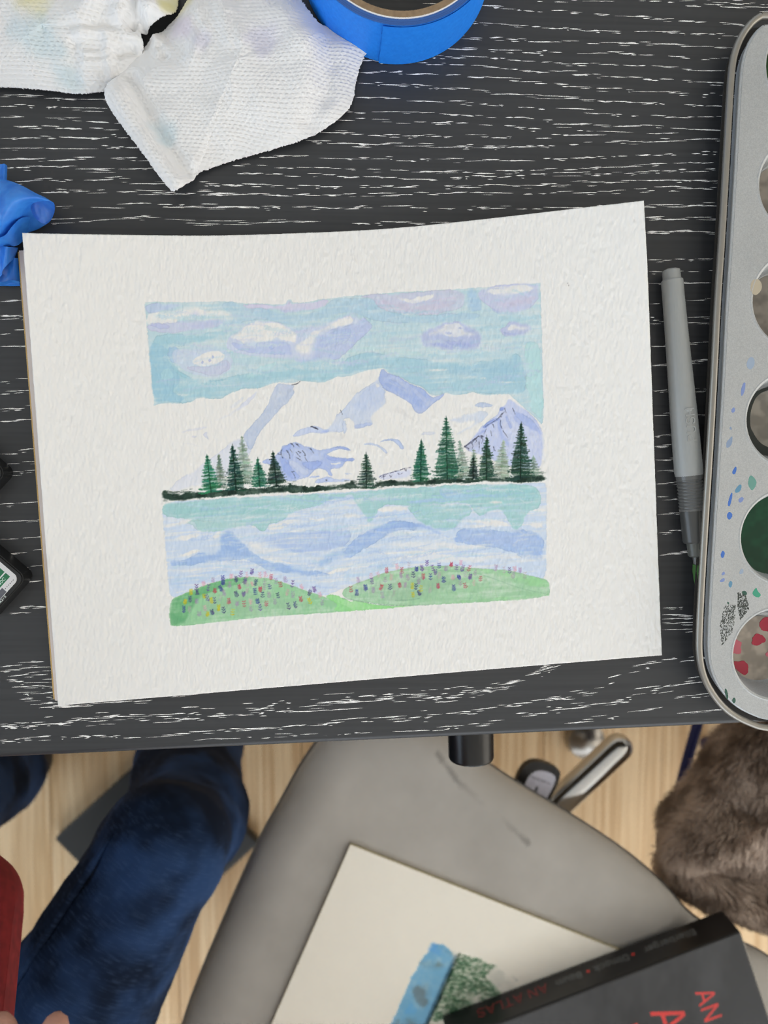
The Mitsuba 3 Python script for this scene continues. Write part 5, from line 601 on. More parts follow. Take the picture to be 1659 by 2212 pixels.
SC = [(150, 166, 186), (122, 140, 190), (132, 150, 176), (64, 108, 186), (100, 150, 140), (92, 140, 170), (60, 150, 122), (44, 84, 72), (178, 168, 148)]
for i, c in enumerate(SC): mat(f'spot_{i}', srgb(*c), .35, specular=.5)
for sp_ in D['pal_spots']:
    q = to_pal(np.array(sp_[1:], float).reshape(-1, 2) / 1e4)
    g = shapely.Polygon(chaikin(q, 2)).buffer(0)
    key = numbered('paint_palette__paint_spot')
    put('paint_palette__paint_spot', moved(extrude(g, .00012, .0184), M=PM), f'spot_{sp_[0]}', False)
sv, sf = [], []
for dbp in D['dry_brush']:
    g = shapely.Polygon(to_pal(np.array(dbp, float).reshape(-1, 2) / 1e4)); x0, y0, x1, y1 = g.bounds
    for _ in range(620):
        c = rng.uniform([x0, y0], [x1, y1])
        if g.contains(shapely.Point(c)):
            w_, h_ = rng.uniform(.00008, .00022), rng.uniform(.0001, .0004); b = len(sv)
            sv += [[c[0] - w_, c[1] - h_, .01852], [c[0] + w_, c[1] - h_, .01852], [c[0] + w_, c[1] + h_, .01852], [c[0] - w_, c[1] + h_, .01852]]; sf += [[b, b + 1, b + 2], [b, b + 2, b + 3]]
put('paint_palette__dry_brush_specks', moved(trimesh.Trimesh(sv, sf, process=False), M=PM), 'paint_black', False); lab('paint_palette__dry_brush_specks', 'black dry-brush test marks', kind='stuff')

# ------------------------------------------------------------------ water brush
p0, p1 = A('pen'); ax = (p1 - p0); L = np.linalg.norm(ax); ax /= L
BM = np.eye(4); BM[:3, 2] = [ax[0], ax[1], 0]; BM[:3, 0] = [-ax[1], ax[0], 0]; BM[:3, 1] = np.cross(BM[:3, 2], BM[:3, 0]); BM[:3, 3] = [*p0, DESK + .0072]
def along(y): return (y - 583) / (1290 - 583) * L
mat('frosted_plastic', srgb(150, 153, 152), .38, specular=.5, spec_trans=.0)
mat('clear_plastic', srgb(92, 93, 92), .22, specular=.55)
mat('smoky_plastic', srgb(66, 67, 66), .25, specular=.5)
mat('ferrule_plastic', srgb(82, 84, 80), .3, specular=.5)
mat('green_bristle', srgb(52, 92, 40), .8)
def lat(pr, b, n=40): put(b[0], moved(lathe(pr, n), M=BM), b[1], 35)
lab('water_brush', 'translucent grey water brush pen with green tip between painting and tin palette', 'brush pen')
lat([(0, 0), (.0030, 0), (.0041, .0006), (.0043, along(588)), (.0044, along(606)), (0, along(606))], ('water_brush__end_cap', 'frosted_plastic'))
lat([(0, along(605)), (.0048, along(605)), (.0053, along(608)), (.0053, along(640)), (.0058, along(760)), (.0066, along(900)), (.0069, along(985)), (.0069, along(1012)), (.0067, along(1022)), (0, along(1022))], ('water_brush__barrel', 'frosted_plastic'))
ribs = [(0, along(1020)), (.0064, along(1020))]
for i in range(9):
    y = 1030 + i * 7.2; ribs += [(.0064, along(y)), (.0059, along(y + 2)), (.0059, along(y + 4)), (.0063, along(y + 6))]
ribs += [(.0061, along(1098)), (0, along(1098))]
lat(ribs, ('water_brush__grip', 'clear_plastic'))
lat([(0, along(1097)), (.0061, along(1097)), (.0059, along(1130)), (.0058, along(1163)), (.0054, along(1168)), (0, along(1168))], ('water_brush__collar', 'smoky_plastic'))
lat([(0, along(1167)), (.0041, along(1167)), (.0038, along(1196)), (.0030, along(1199)), (0, along(1199))], ('water_brush__ferrule', 'ferrule_plastic'))
lat([(0, along(1198)), (.0017, along(1198)), (.0015, along(1222)), (0, along(1222))], ('water_brush__feed_tube', 'clear_plastic'))
lat([(0, along(1215)), (.0019, along(1216)), (.0023, along(1230)), (.0021, along(1250)), (.0012, along(1274)), (.0002, along(1290)), (0, along(1291))], ('water_brush__bristles', 'green_bristle'))
tm = meshkit.text_mesh('PUSH', .0046, .0004)
tm.apply_translation([-tm.bounds[1][0] / 2, -.0023, 0])
tM = np.eye(4); tM[:3, 0] = [-ax[0], -ax[1], 0]; tM[:3, 1] = [ax[1], -ax[0], 0]; tM[:3, 2] = [0, 0, 1]
if np.linalg.det(tM[:3, :3]) < 0: tM[:3, 1] *= -1
tM[:3, 3] = [*(p0 + ax * along(915)), DESK + .0072 + .00655]
put('water_brush__barrel__lettering', moved(tm, M=tM), 'frosted_plastic', False)
pad_ = moved(trimesh.creation.icosphere(3, 1.0), M=np.diag([.0017, .0012, .0006, 1]));
put('water_brush__barrel__bump', moved(pad_, (*(p0 + ax * along(882)), DESK + .0072 + .0064)), 'frosted_plastic', True)

# ------------------------------------------------------------------ roll of blue tape
tc = np.array(D['tape_c']) / 1e4
mat('tape_blue', proc(lambda p, n, uv: mix(srgb(22, 112, 214), srgb(34, 128, 226), fbm(p.x * 900, p.y * 900, p.z * 500, 2))), .55, specular=.3)
mat('tape_edge', proc(lambda p, n, uv: mix(srgb(30, 70, 140), srgb(52, 98, 165), noise(dr.sqrt(dr.square(p.x - tc[0]) + dr.square(p.y - tc[1])) * 5200, 0, 0))), .6)
mat('cardboard', proc(lambda p, n, uv: mix(srgb(118, 98, 76), srgb(150, 128, 102), fbm(p.x * 700, p.y * 700, p.z * 700, 3))), .9)
mat('card_white', srgb(225, 225, 225), .8)
def ring_mesh(r0, r1, z0, z1, n=160):
    return lathe([(r0, z0), (r1, z0), (r1, z1), (r0, z1), (r0, z0)], n)
lab('tape_roll', 'roll of blue masking tape with a brown cardboard core beyond the paper towels', 'tape roll')
put('tape_roll__core', moved(ring_mesh(.0391, .0420, 0.0002, .0312), (*tc, DESK)), 'cardboard', 35)
put('tape_roll__core__white_layer', moved(ring_mesh(.0420, .0424, .0002, .0313), (*tc, DESK)), 'card_white', 35)
put('tape_roll__tape', moved(cat(ring_mesh(.04245, .0452, .0009, .0308)), (*tc, DESK)), 'tape_edge', 35)
put('tape_roll__outer_turn', moved(ring_mesh(.0452, .0455, .0002, .0306), (*tc, DESK)), 'tape_blue', 35)
te = np.array(D['tape_end']) / 1e4 - tc; t0_ = math.atan2(te[1], te[0])
an = np.linspace(0, 2.2, 70); zz = np.linspace(.0003, .0309, 14)
V = []
for a in an:
    for z in zz:
        tear = (.012 * (meshkit.noise(np.array([[z * 500, 3.3, 0]]), 4)[0] - .5) + .25 * (z - .012)) if a == 0 else 0
        r = .0460 + .0004 * math.exp(-a * 8)
        aa = t0_ + a + tear * (1 if a == 0 else 0)
        V.append([tc[0] + r * math.cos(aa), tc[1] + r * math.sin(aa), DESK + z])
V = np.array(V); Fq = grid_faces(len(an), len(zz))
V2 = V.copy(); V2[:, :2] = tc + (V[:, :2] - tc) * (.0456 / .0460)
put('tape_roll__loose_end', trimesh.Trimesh(np.vstack([V, V2]), np.vstack([Fq, Fq[:, ::-1] + len(V)]), process=False), 'tape_blue', True)
lab('tape_roll__loose_end', 'torn loose end of the tape')

# ------------------------------------------------------------------ crumpled blue tape
mat('tape_film', proc(lambda p, n, uv: mix(srgb(28, 100, 200), srgb(62, 138, 222), fbm(p.x * 260, p.y * 260, p.z * 260, 3))), .38, specular=.45,
    bump=(lambda p, n, uv: fbm(p.x * 160, p.y * 160, p.z * 160, 3), .0011, .0004))
lab('crumpled_tape', 'crumpled ball of used blue masking tape at the painting corner', 'tape')
for st in D['crumple']:
    closed = st[0] == 4
    G = np.array([np.array(l, float).reshape(-1, 3) / 1e4 for l in st[1:]])
    if closed: G = np.concatenate([G, G[:, :1]], 1)
    nu, nv = 40, 48
    from scipy.interpolate import make_interp_spline
    ku_ = min(3, G.shape[0] - 1); G1 = make_interp_spline(np.arange(G.shape[0]), G, k=min(2, ku_))(np.linspace(0, G.shape[0] - 1, nu))
    if closed:
        Gp = make_interp_spline(np.arange(G.shape[1]), G1, k=3, axis=1, bc_type='periodic')(np.linspace(0, G.shape[1] - 1, nv))
    else:
        Gp = make_interp_spline(np.arange(G.shape[1]), G1, k=1, axis=1)(np.linspace(0, 1, nv))
    Q = Gp.reshape(-1, 3)
    w_ = .0016 * (meshkit.fbm(Q / .011, 3, 4) - .5) + .0007 * np.abs(meshkit.noise(Q / .006, 8) - .5)
    Q = Q.copy(); Q[:, 2] = np.maximum(Q[:, 2] + w_, DESK + .0004)
    put('crumpled_tape__strip', trimesh.Trimesh(Q, grid_faces(nu, nv), process=False), 'tape_film', True)

# ------------------------------------------------------------------ paper towels
stains = [(np.array(s_[:2]) / 1e4, s_[2], s_[3]) for s_ in D['towel_stains']]
STC = [(214, 208, 150), (196, 214, 222), (208, 208, 224), (216, 208, 222)]
def towel_col(p, n, uv):
    c = mi.Color3f(srgb(226, 227, 228))
    for q, r, k in stains:
        d = dr.sqrt(dr.square(p.x - q[0]) + dr.square(p.y - q[1])) * 1000 / (r / 4.35 * .5)
        c = mix(c, mi.Color3f(srgb(*STC[k])), .75 * smoothstep(1.1, .2, d + .9 * (fbm(p.x * 130, p.y * 130, k, 3) - .5)))
    return c
def towel_bump(p, n, uv):
    x, y = p.x * 1000, p.y * 1000
    x2 = x + 1.6 * noise(x / 18, y / 18, 2) * 2; y2 = y + 2.4 * fbm(x / 26, y / 26, 5, 2) * 2
    a = y2 / 1.75; row = dr.floor(a)
    b = x2 / 2.5 + .5 * (row - 2 * dr.floor(row / 2)); 
    fx, fy = b - dr.floor(b) - .5, a - row - .5
    return smoothstep(.55, .1, dr.sqrt(dr.square(fx * 1.1) + dr.square(fy * 1.35))) + .5 * fbm(x / .5, y / .5, 0, 2)
mat('towel_cloth', proc(towel_col), .95, specular=.1, bump=(towel_bump, .00034, .00015))
def towel(key, outline, center, folds, dips, label, dome, seed, rings=140, nang=760):
    def zf(xy, inset):
        q = np.concatenate([xy, np.zeros(xy.shape[:2] + (1,))], -1)
        z = .0035 + dome * (1 - np.exp(-inset / .018))
        for src, sg in ((folds, 1), (dips, -1)):
            for f in src:
                l = np.array(f[2:], float).reshape(-1, 2) / 1e4
                z = z + sg * f[0] * 1e-4 * blend_z(seg_dist(xy, l), f[1] * 1e-4 * 2.3)
        cr_ = meshkit.fbm(q / .03, 4, seed) - .5
        rid = 1 - np.abs(2 * (meshkit.fbm(q / .022, 3, seed + 7)) - 1)
        z = z + .0030 * cr_ + .0020 * (rid - .7) * np.clip(inset / .008, 0, 1)
        return DESK + np.maximum(z, .0012)
    b = chaikin(outline, 1)
    a = np.arange(len(b))
    m = pillow(b, center, rings, nang, zf, 1, thick=.0006)
    n = len(m.vertices) // 2
    # slightly ragged edge
    m.vertices[:nang, :2] += rng.normal(0, .00018, (nang, 2)); m.vertices[n:n + nang, :2] = m.vertices[:nang, :2]
    key = put(key, m, 'towel_cloth', True)
    lab(key, label, 'paper towel', 'paper towels')
ta, tb = A('towel_a'), A('towel_b')
towel('paper_towel', tb, tb[:25].mean(0) * .0 + np.array(D['towel_stains'][5][:2]) / 1e4 + [-.012, -.01], D['towel_b_folds'], D['towel_b_dips'], 'folded white paper towel with a pointed corner, nearest the blue tape roll', .0075, 3)
towel('paper_towel', ta, np.array(D['towel_stains'][3][:2]) / 1e4 + [.002, .004], D['towel_a_folds'], D['towel_a_dips'], 'crumpled stained white paper towel at the upper left corner', .009, 13)

# ------------------------------------------------------------------ marker pens with label plates
mat('marker_black', srgb(20, 21, 22), .35, specular=.5); mat('label_white', srgb(205, 206, 208), .5)
mat('label_green', srgb(30, 105, 70), .5); mat('label_grey', srgb(88, 90, 98), .5); mat('label_dark', srgb(52, 52, 54), .5); mat('ink_white', srgb(215, 225, 220), .6); mat('ink_dark', srgb(60, 62, 66), .6)
def rrect(x0, y0, x1, y1, r): return shapely.box(x0 + r, y0 + r, x1 - r, y1 - r).buffer(r, 12)
def marker(key, corner, ang, label, stripes):
    """local x runs along the upper right edge towards the corner, y up-left across the cap; corner is the outer right corner"""
    M = np.eye(4); c, s_ = math.cos(ang), math.sin(ang); M[:2, 0] = [c, s_]; M[:2, 1] = [-s_, c]; M[:3, 3] = [*corner, DESK]
    W_, Ln = .030, .095
    body = extrude(rrect(-W_, 0, 0, Ln, .0042), .010, .0004)
    edge = extrude(rrect(-W_ + .0006, .0006, -.0006, Ln - .0006, .0038), .0008, .0104)
    put(key + '__body', moved(cat(body, edge), M=M), 'marker_black', 30)
    plate_ = rrect(-W_ + .0022, .0024, -.0022, Ln - .0024, .0032)
    put(key + '__label_plate', moved(extrude(plate_, .0003, .0111), M=M), 'label_white', False)
    k0 = key + '__label_plate'
    if stripes:
        for y0, t in ((.0062, '340C'), (.0096, '1C')):
            put(k0 + '__swatch', moved(extrude(shapely.box(-.0262, y0, -.0045, y0 + .0027) , .0001, .0114), M=M), 'label_green', False)
            tx = meshkit.text_mesh(t, .0016, .0001); tx.apply_translation([-.0125, y0 + .0006, .01152])
            put(k0 + '__lettering', moved(tx, M=M), 'ink_white', False)
        put(k0 + '__swatch', moved(extrude(shapely.box(-.0262, .0026, -.0112, .0054), .0001, .0114), M=M), 'label_grey', False)
        put(k0 + '__tab', moved(extrude(rrect(-.0262, .0008, -.0128, .0024, .0006), .0001, .01142), M=M), 'label_dark', False)
        tx = meshkit.text_mesh('A2-5', .0012, .0001); tx.apply_translation([-.0172, .0011, .01154])
        put(k0 + '__lettering', moved(tx, M=M), 'ink_white', False)
        dots = cat(*[extrude(shapely.box(-.0105 + i * .0011, .0038, -.0101 + i * .0011, .0042), .0001, .0114) for i in range(6)])
        put(k0 + '__dots', moved(dots, M=M), 'ink_dark', False)
    lab(key, label, 'marker', 'black cased markers')
mk = A('marker_a')
mcr = mk[0]
marker('marker_pen', mcr, math.radians(48), 'black marker with a white label of green swatches reading 340C, left edge', True)
marker('marker_pen_001', A('marker_b')[0], math.radians(48), 'black marker showing only its rounded corner, above the one reading 340C', False)

# ------------------------------------------------------------------ grey velvet chair
ZS = .455
smk = A('seat_mark')
def velvet(p, n, uv):
    x, y = p.x, p.y
    c = mix(srgb(166, 163, 158), srgb(186, 183, 178), fbm(x * 22, y * 22, p.z * 22, 4))
    best = mi.Float(1.0)
    for a, b in zip(smk[:-1], smk[1:]):
        ab = b - a; l2 = float(ab @ ab)
        t = dr.clip(((x - a[0]) * ab[0] + (y - a[1]) * ab[1]) / l2, 0, 1)
        best = dr.minimum(best, dr.sqrt(dr.square(x - a[0] - t * ab[0]) + dr.square(y - a[1] - t * ab[1])))
    k = smoothstep(.005, .0, best + .004 * (fbm(x * 200, y * 200, 0, 2) - .4)) * smoothstep(.2, .7, fbm(x * 45, y * 45, 7, 2)) * .6
    return mix(c, mi.Color3f(srgb(84, 80, 77)), .75 * k)
mat('velvet', proc(velvet), .85, sheen=.6, sheen_tint=.2, specular=.1, bump=(lambda p, n, uv: fbm(p.x * 900, p.y * 900, p.z * 900, 2), .0002, .0003))
sp_ = A('seat')
def seat_z(xy, inset):
    R_ = .045
    t = np.clip(inset / R_, 0, 1)
    q = np.concatenate([xy, np.zeros(xy.shape[:2] + (1,))], -1)
    return ZS - .0006 - R_ * .62 * (1 - np.sqrt(np.clip(1 - (1 - t) ** 2, 0, 1))) + .002 * (meshkit.fbm(q / .12, 2, 3) - .5) * 0
seat = pillow(sp_, np.array([.14, -.56]), 60, 240, seat_z, 2, zlow=ZS - .085, undercut=.80)
put('velvet_chair__seat', seat, 'velvet', True)
lab('velvet_chair', 'grey velvet chair with rounded seat pulled up to the desk edge', 'chair')
mat('chrome', srgb(205, 205, 205), .12, metallic=1.0); mat('dull_chrome', srgb(150, 146, 140), .3, metallic=1.0)
mat('black_plastic', srgb(9, 9, 10), .35, specular=.4)
put('velvet_chair__column', moved(lathe([(0, .05), (.03, .05), (.03, .28), (.022, .285), (.022, ZS - .1), (0, ZS - .1)], 32), (.14, -.70, 0)), 'dull_chrome', 35)
put('velvet_chair__base', moved(lathe([(0, .0), (.21, .0), (.215, .004), (.21, .010), (.06, .030), (.035, .055), (0, .055)], 64), (.14, -.74, 0)), 'dull_chrome', 35)
bk = []
for i, a in enumerate(np.linspace(.35, 2.8, 22)):
    bk.append([.15 + .31 * math.cos(-a), -.60 + .30 * math.sin(-a) - .05, .60])
bkm = tube(bk, .045, 16); 
bkm.vertices[:, 2] = .60 + (bkm.vertices[:, 2] - .60) * 4.2
put('velvet_chair__backrest', bkm, 'velvet', 40)
c0, c1 = A('chrome'); zc = .36
cpath = [np.r_[c0 + (c1 - c0) * f, zc - .10 * max(0, .12 - f) / .12 * 0] for f in np.linspace(-.9, 1, 24)]
dirc = (c1 - c0) / np.linalg.norm(c1 - c0)
for k, f in enumerate((.25, .5, .75, .93, 1.0)): cpath.append(np.r_[c1 + dirc * .0155 * f, zc])
rad = [.0155] * 24 + [.0155 * math.sqrt(max(.0004, 1 - f * f)) for f in (.25, .5, .75, .93, 1.0)]
put('velvet_chair__footrest_bar', tube(cpath, rad, 32), 'chrome', 40)
fxy = np.array(D['foot']) / 1e4
put('velvet_chair__foot', moved(lathe([(0, .001), (.028, .001), (.030, .004), (.028, .022), (.016, .030), (0, .031)], 40), (*fxy, 0)), 'dull_chrome', 35)
l0 = A('lever')[0]
LM = np.eye(4); la = math.radians(-22); LM[:3, 0] = [math.cos(la), math.sin(la), 0]; LM[:3, 1] = [-math.sin(la), math.cos(la), 0]; LM[:3, 3] = [*l0, .392]
tag_poly = shapely.Polygon(chaikin([(-.019, .020), (.014, .022), (.020, .012), (.016, -.030), (-.010, -.034), (-.024, -.01)], 3))
put('velvet_chair__lever', moved(cat(extrude(tag_poly, .009, 0), tube([[0, -.03, .004], [0, -.09, .0], [0, -.16, -.01]], .004, 10)), M=LM), 'black_plastic', 30)
lbl = shapely.Polygon(chaikin([(-.010, .012), (.013, .015), (.016, .004), (.012, -.027), (-.008, -.030), (-.014, -.008)], 3))
mat('tag_white', srgb(196, 198, 216), .4)
put('velvet_chair__lever__label', moved(extrude(lbl, .0005, .0091), M=LM), 'tag_white', False)
tx = meshkit.text_mesh('UP AND DOWN', .0022, .0002); tx.apply_translation([-tx.bounds[1][0] / 2, 0, 0])
tx.apply_transform(trimesh.transformations.rotation_matrix(math.pi, [0, 0, 1])); tx.apply_translation([.001, .0045, .0096])
arrow = shapely.union_all([shapely.box(-.0012, -.014, .0012, -.004), shapely.Polygon([(-.004, -.012), (.004, -.012), (0, -.018)])])
put('velvet_chair__lever__lettering', moved(cat(tx, extrude(arrow, .0002, .0096)), M=LM), 'ink_dark', False)

# ------------------------------------------------------------------ second sheet on the chair
so = np.array(D['sketch_frame'][:2]) / 1e4; s1 = np.array(D['sketch_frame'][2:4]) / 1e4; s1 /= np.linalg.norm(s1); s2 = np.array([s1[1], -s1[0]])
art = Sheet(.03, .20, .02, .19, .0005, (238, 232, 216))
ART = np.array([238, 232, 216.0])
for a_ in D['art']: art.wash(*a_)
zone = shapely.Polygon(np.array(D['art_zone'][0], float).reshape(-1, 2) / 1e4).buffer(0); lit = shapely.Polygon(np.array(D['art_lit'][0], float).reshape(-1, 2) / 1e4).buffer(0)
x0, y0, x1, y1 = zone.bounds
for _ in range(1500):
    c = rng.uniform([x0, y0], [x1, y1]); q = shapely.Point(c)
    if not zone.contains(q) or (lit.contains(q) and rng.random() < .85): continue
    col = [(40, 82, 52), (62, 110, 74), (88, 110, 84), (222, 220, 204)][rng.choice(4, p=[.34, .26, .2, .2])]
    Ls = rng.uniform(.002, .006)
    art.stroke([c, c + np.array([-.85, .25]) * Ls * rng.uniform(.6, 1) + rng.normal(0, .0004, 2)], col, .0007, .0003, .75, .5)
w2, h2 = .300, .225
uu, vv = np.linspace(0, w2, 360), np.linspace(0, h2, 300)
UU, VV = np.meshgrid(uu, vv)
xy = so + UU[..., None] * s1 + VV[..., None] * s2
topv = np.concatenate([xy, np.full(UU.shape + (1,), .4586)], -1).reshape(-1, 3)
Fs = grid_faces(300, 360)
col = np.ones((len(topv), 3)) * ART
for c in range(3): col[:, c] = ndimage.map_coordinates(art.C[..., c], [((VV - art.t0) / art.step - .5).ravel(), ((UU - art.s0) / art.step - .5).ravel()], order=1, mode='constant', cval=ART[c])
m = trimesh.Trimesh(topv, Fs, process=False)
if m.face_normals[0][2] < 0: m.faces = m.faces[:, ::-1]
mat('smooth_paper', {'type': 'mesh_attribute', 'name': 'vertex_color'}, .8, specular=.2)
scene['painting_block__painted_sheet'] = mikit.ply(m, 'smooth_paper', smooth=False, color=albedo(col, ART, (.93, .90, .81)))
mat('cream_paper', srgb(176, 166, 130), .9)
corners = np.array([so, so + s1 * w2, so + s1 * w2 + s2 * h2, so + s2 * h2])
put('painting_block__block', extrude(shapely.Polygon(corners), .0036, .4549), 'cream_paper', False)
lab('painting_block', 'cream paper block with a half-covered painting of blue sky and green trees', 'painting')

# ------------------------------------------------------------------ book
b0, b1 = A('book_bottom'); t0b, t1b, t2b = A('book_top')
bd = (t1b - t0b) / np.linalg.norm(t1b - t0b); bn = np.array([-bd[1], bd[0]])
if bn[1] > 0: bn = -bn
ZB, HB = .459, .033
def cover_col(p, n, uv):
    return mix(srgb(26, 27, 29), srgb(50, 51, 54), smoothstep(.3, .75, fbm(p.x * 30, p.y * 14, 2, 4)))
mat('book_cover', proc(cover_col), .38, specular=.5); mat('book_pages', srgb(200, 192, 176), .9); mat('book_spine', srgb(26, 27, 29), .3, specular=.5); mat('red_print', srgb(214, 58, 54), .5); mat('grey_print', srgb(112, 116, 118), .5); mat('dim_red', srgb(120, 30, 34), .5); mat('worn_edge', srgb(170, 165, 155), .9)
Lb, Wb = .285, .215
BMx = np.eye(4); BMx[:2, 0] = bd; BMx[:2, 1] = bn; BMx[2, 2] = 1 if np.cross(bd, bn) > 0 else 1; BMx[:3, 3] = [*t0b, ZB]
# local: x along the spine from the worn corner, y away from the spine
def bk_(m):
    m = moved(m, M=BMx)
    if np.linalg.det(BMx[:3, :3]) < 0: m.invert()
    return m
sk = math.atan2((t2b - t0b) @ bd, (t2b - t0b) @ bn)
def skew(m): return m
lab('book', 'thick black book with red lettering lying across the painting block', 'book')
cov = rbox(Lb, Wb, .003, .0013, 10)
put('book__cover', bk_(moved(cov, (Lb / 2, Wb / 2, HB - .0015))), 'book_cover', 35)
put('book__cover', bk_(moved(cov, (Lb / 2, Wb / 2, .0015))), 'book_cover', 35)
put('book__pages', bk_(moved(trimesh.creation.box([Lb - .008, Wb - .008, HB - .0062]), (Lb / 2, Wb / 2 - .001, HB / 2))), 'book_pages', False)
put('book__spine', bk_(moved(rbox(Lb, .005, HB, .002, 12), (Lb / 2, .0012, HB / 2))), 'book_spine', 35)
put('book__worn_edge', bk_(moved(cat(rbox(.0008, Wb * .9, .0012, .0003, 6), moved(rbox(.0008, .0012, HB * .8, .0003, 6), (0, -Wb * .46, -HB / 2))), (.0, Wb * .5, HB - .0008))), 'worn_edge', False)
def spine_text(t, u, h, mt, z=.0105):
    m = meshkit.text_mesh(t, h, .0003)
    M = np.eye(4); M[:3, 0] = [1, 0, 0]; M[:3, 1] = [0, 0, 1]; M[:3, 2] = [0, -1, 0]; M[:3, 3] = [u, -.00135, z]
    m = moved(m, M=M)
    put('book__lettering', bk_(m), mt, False)
spine_text('Ellerberger', .034, .0072, 'grey_print'); spine_text('\u2022', .094, .0075, 'red_print'); spine_text('Dimock', .101, .0072, 'grey_print'); spine_text('\u2022', .139, .0075, 'red_print'); spine_text('Baum', .148, .0072, 'grey_print'); spine_text('AN ATLAS', .182, .0105, 'dim_red', .009)
def cover_text(t, pos, h, mt):
    m = meshkit.text_mesh(t, h, .0002, bold=False)
    M = np.eye(4); up = np.array([.945, .327]); rd = np.array([up[1], -up[0]])
    M[:2, 0] = rd; M[:2, 1] = up; M[:3, 3] = [*pos, ZB + HB + .00005]
    put('book__lettering', moved(m, M=M), mt, False)
bt = A('book_text')
cover_text('AN', bt[0] + [-.0085, .007], .017, 'red_print'); cover_text('ATLAS', bt[1] + [-.016, .008], .030, 'red_print'); cover_text('E', bt[2] + [-.012, -.005], .026, 'red_print')

# ------------------------------------------------------------------ fur cushion on a stool at the right
mat('fur_base', proc(lambda p, n, uv: mix(srgb(70, 56, 46), srgb(104, 88, 76), fbm(p.x * 30, p.y * 30, p.z * 30, 3))), .95)
for k, c in enumerate(((98, 82, 70), (150, 131, 117), (194, 176, 162))): mat(f'fur_{k}', srgb(*c), .9, sheen=.5)
lab('fur_cushion', 'brown faux fur cushion draped over the seat at the right edge', 'cushion')
def fur_lump(poly, center, z0, hgt, seed):
    def zf(xy, inset):
        q = np.concatenate([xy, np.zeros(xy.shape[:2] + (1,))], -1)
        return z0 + hgt * np.sqrt(1 - (1 - np.clip(inset / .10, 0, 1)) ** 2) + .012 * (meshkit.fbm(q / .05, 3, seed) - .5)
    return pillow(poly, center, 40, 160, zf, 2, zlow=z0 - .055, undercut=.74)
f1 = fur_lump(A('fur1'), A('fur1').mean(0), .425, .045, 4); f2 = fur_lump(A('fur2'), A('fur2').mean(0), .39, .05, 5)
put('fur_cushion__pad', cat(f1, f2), 'fur_base', True)
def fur(ms, n, lean, light):
    V = [[], [], []]
    for m, cnt, ln_ in zip(ms, n, lean):
        area = m.area_faces * (m.face_normals[:, 2] > -.3)
        fi = rng.choice(len(m.faces), cnt, p=area / area.sum()); bc = rng.dirichlet([1, 1, 1], cnt)
        P_ = (m.triangles[fi] * bc[..., None]).sum(1); N_ = m.face_normals[fi]
        tn = np.array(ln_) + .5 * np.stack([meshkit.fbm(P_ / .035, 2, 31) - .5, meshkit.fbm(P_ / .035, 2, 32) - .5, 0 * P_[:, 0]], -1) * 4 + rng.normal(0, .25, (cnt, 3))
        tn -= N_ * (tn * N_).sum(1, keepdims=True); tn /= np.linalg.norm(tn, axis=1, keepdims=True)
        Lh = rng.uniform(.010, .020, cnt)[:, None]
        tip = P_ + (tn * .85 + N_ * .45) * Lh
        mid = P_ + (tn * .4 + N_ * .34) * Lh
        sd_ = np.cross(tn, N_) * .00055
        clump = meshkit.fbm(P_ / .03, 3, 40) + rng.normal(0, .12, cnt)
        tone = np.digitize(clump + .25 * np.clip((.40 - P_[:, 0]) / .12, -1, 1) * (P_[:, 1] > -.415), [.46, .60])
        for k in range(3):
            w_ = tone == k
            V[k].append(np.stack([P_[w_] - sd_[w_], P_[w_] + sd_[w_], mid[w_] + sd_[w_] * .8, mid[w_] - sd_[w_] * .8, tip[w_]], 1).reshape(-1, 3))
    for k in range(3):
        v = np.vstack(V[k]); b = np.arange(len(v) // 5)[:, None] * 5
        F = np.vstack([b + np.array([[0, 1, 2]]), b + np.array([[0, 2, 3]]), b + np.array([[3, 2, 4]])])
        key = put('fur_cushion__fur', trimesh.Trimesh(v, F, process=False), f'fur_{k}', False); lab(key, kind='stuff')
fur([f1, f2], [42000, 30000], [(.2, -1, 0), (.5, -.9, 0)], 0)
mat('blue_metal', srgb(16, 26, 92), .4)
lab('blue_stool', 'dark blue metal stool frame under the fur cushion', 'stool')
bb = A('blue_bar', 3)
put('blue_stool__bar', tube(chaikin(bb, 2, False), .006, 12), 'blue_metal', 40)
fc = A('fur1').mean(0) + [.17, -.02]
put('blue_stool__seat', moved(rbox(.26, .26, .03, .008, 12), (*fc, .314)), 'blue_metal', 35)
for sx in (-1, 1):
    for sy in (-1, 1):
        put('blue_stool__leg', tube([[fc[0] + .05 + sx * .06, fc[1] + sy * .08, .305], [fc[0] + .06 + sx * .05, fc[1] + sy * .085, .001]], .011, 12), 'blue_metal', 40)

# ------------------------------------------------------------------ stool the person sits on: its black square base shows on the floor
pq = A('plate'); pcn = pq.mean(0); d1_ = pq[2] - pq[0]
pan = math.atan2(d1_[1], d1_[0]) + math.pi / 4
put('black_stool__base', moved(rbox(.215, .215, .02, .003, 8), (*pcn, .0102), pan), mat('black_metal', srgb(40, 42, 42), .5), 30)
put('black_stool__column', moved(lathe([(0, .02), (.03, .02), (.025, .03), (.025, .41), (0, .41)], 24), (*(pcn + [-.045, -.05]), 0)), 'black_metal', 35)
put('black_stool__seat', moved(lathe([(0, .40), (.15, .40), (.165, .408), (.165, .420), (.15, .432), (0, .434)], 48), (-.42, -.70, 0)), 'black_metal', 35)
lab('black_stool', 'black stool with a square base plate on the oak floor beneath the jeans', 'stool')

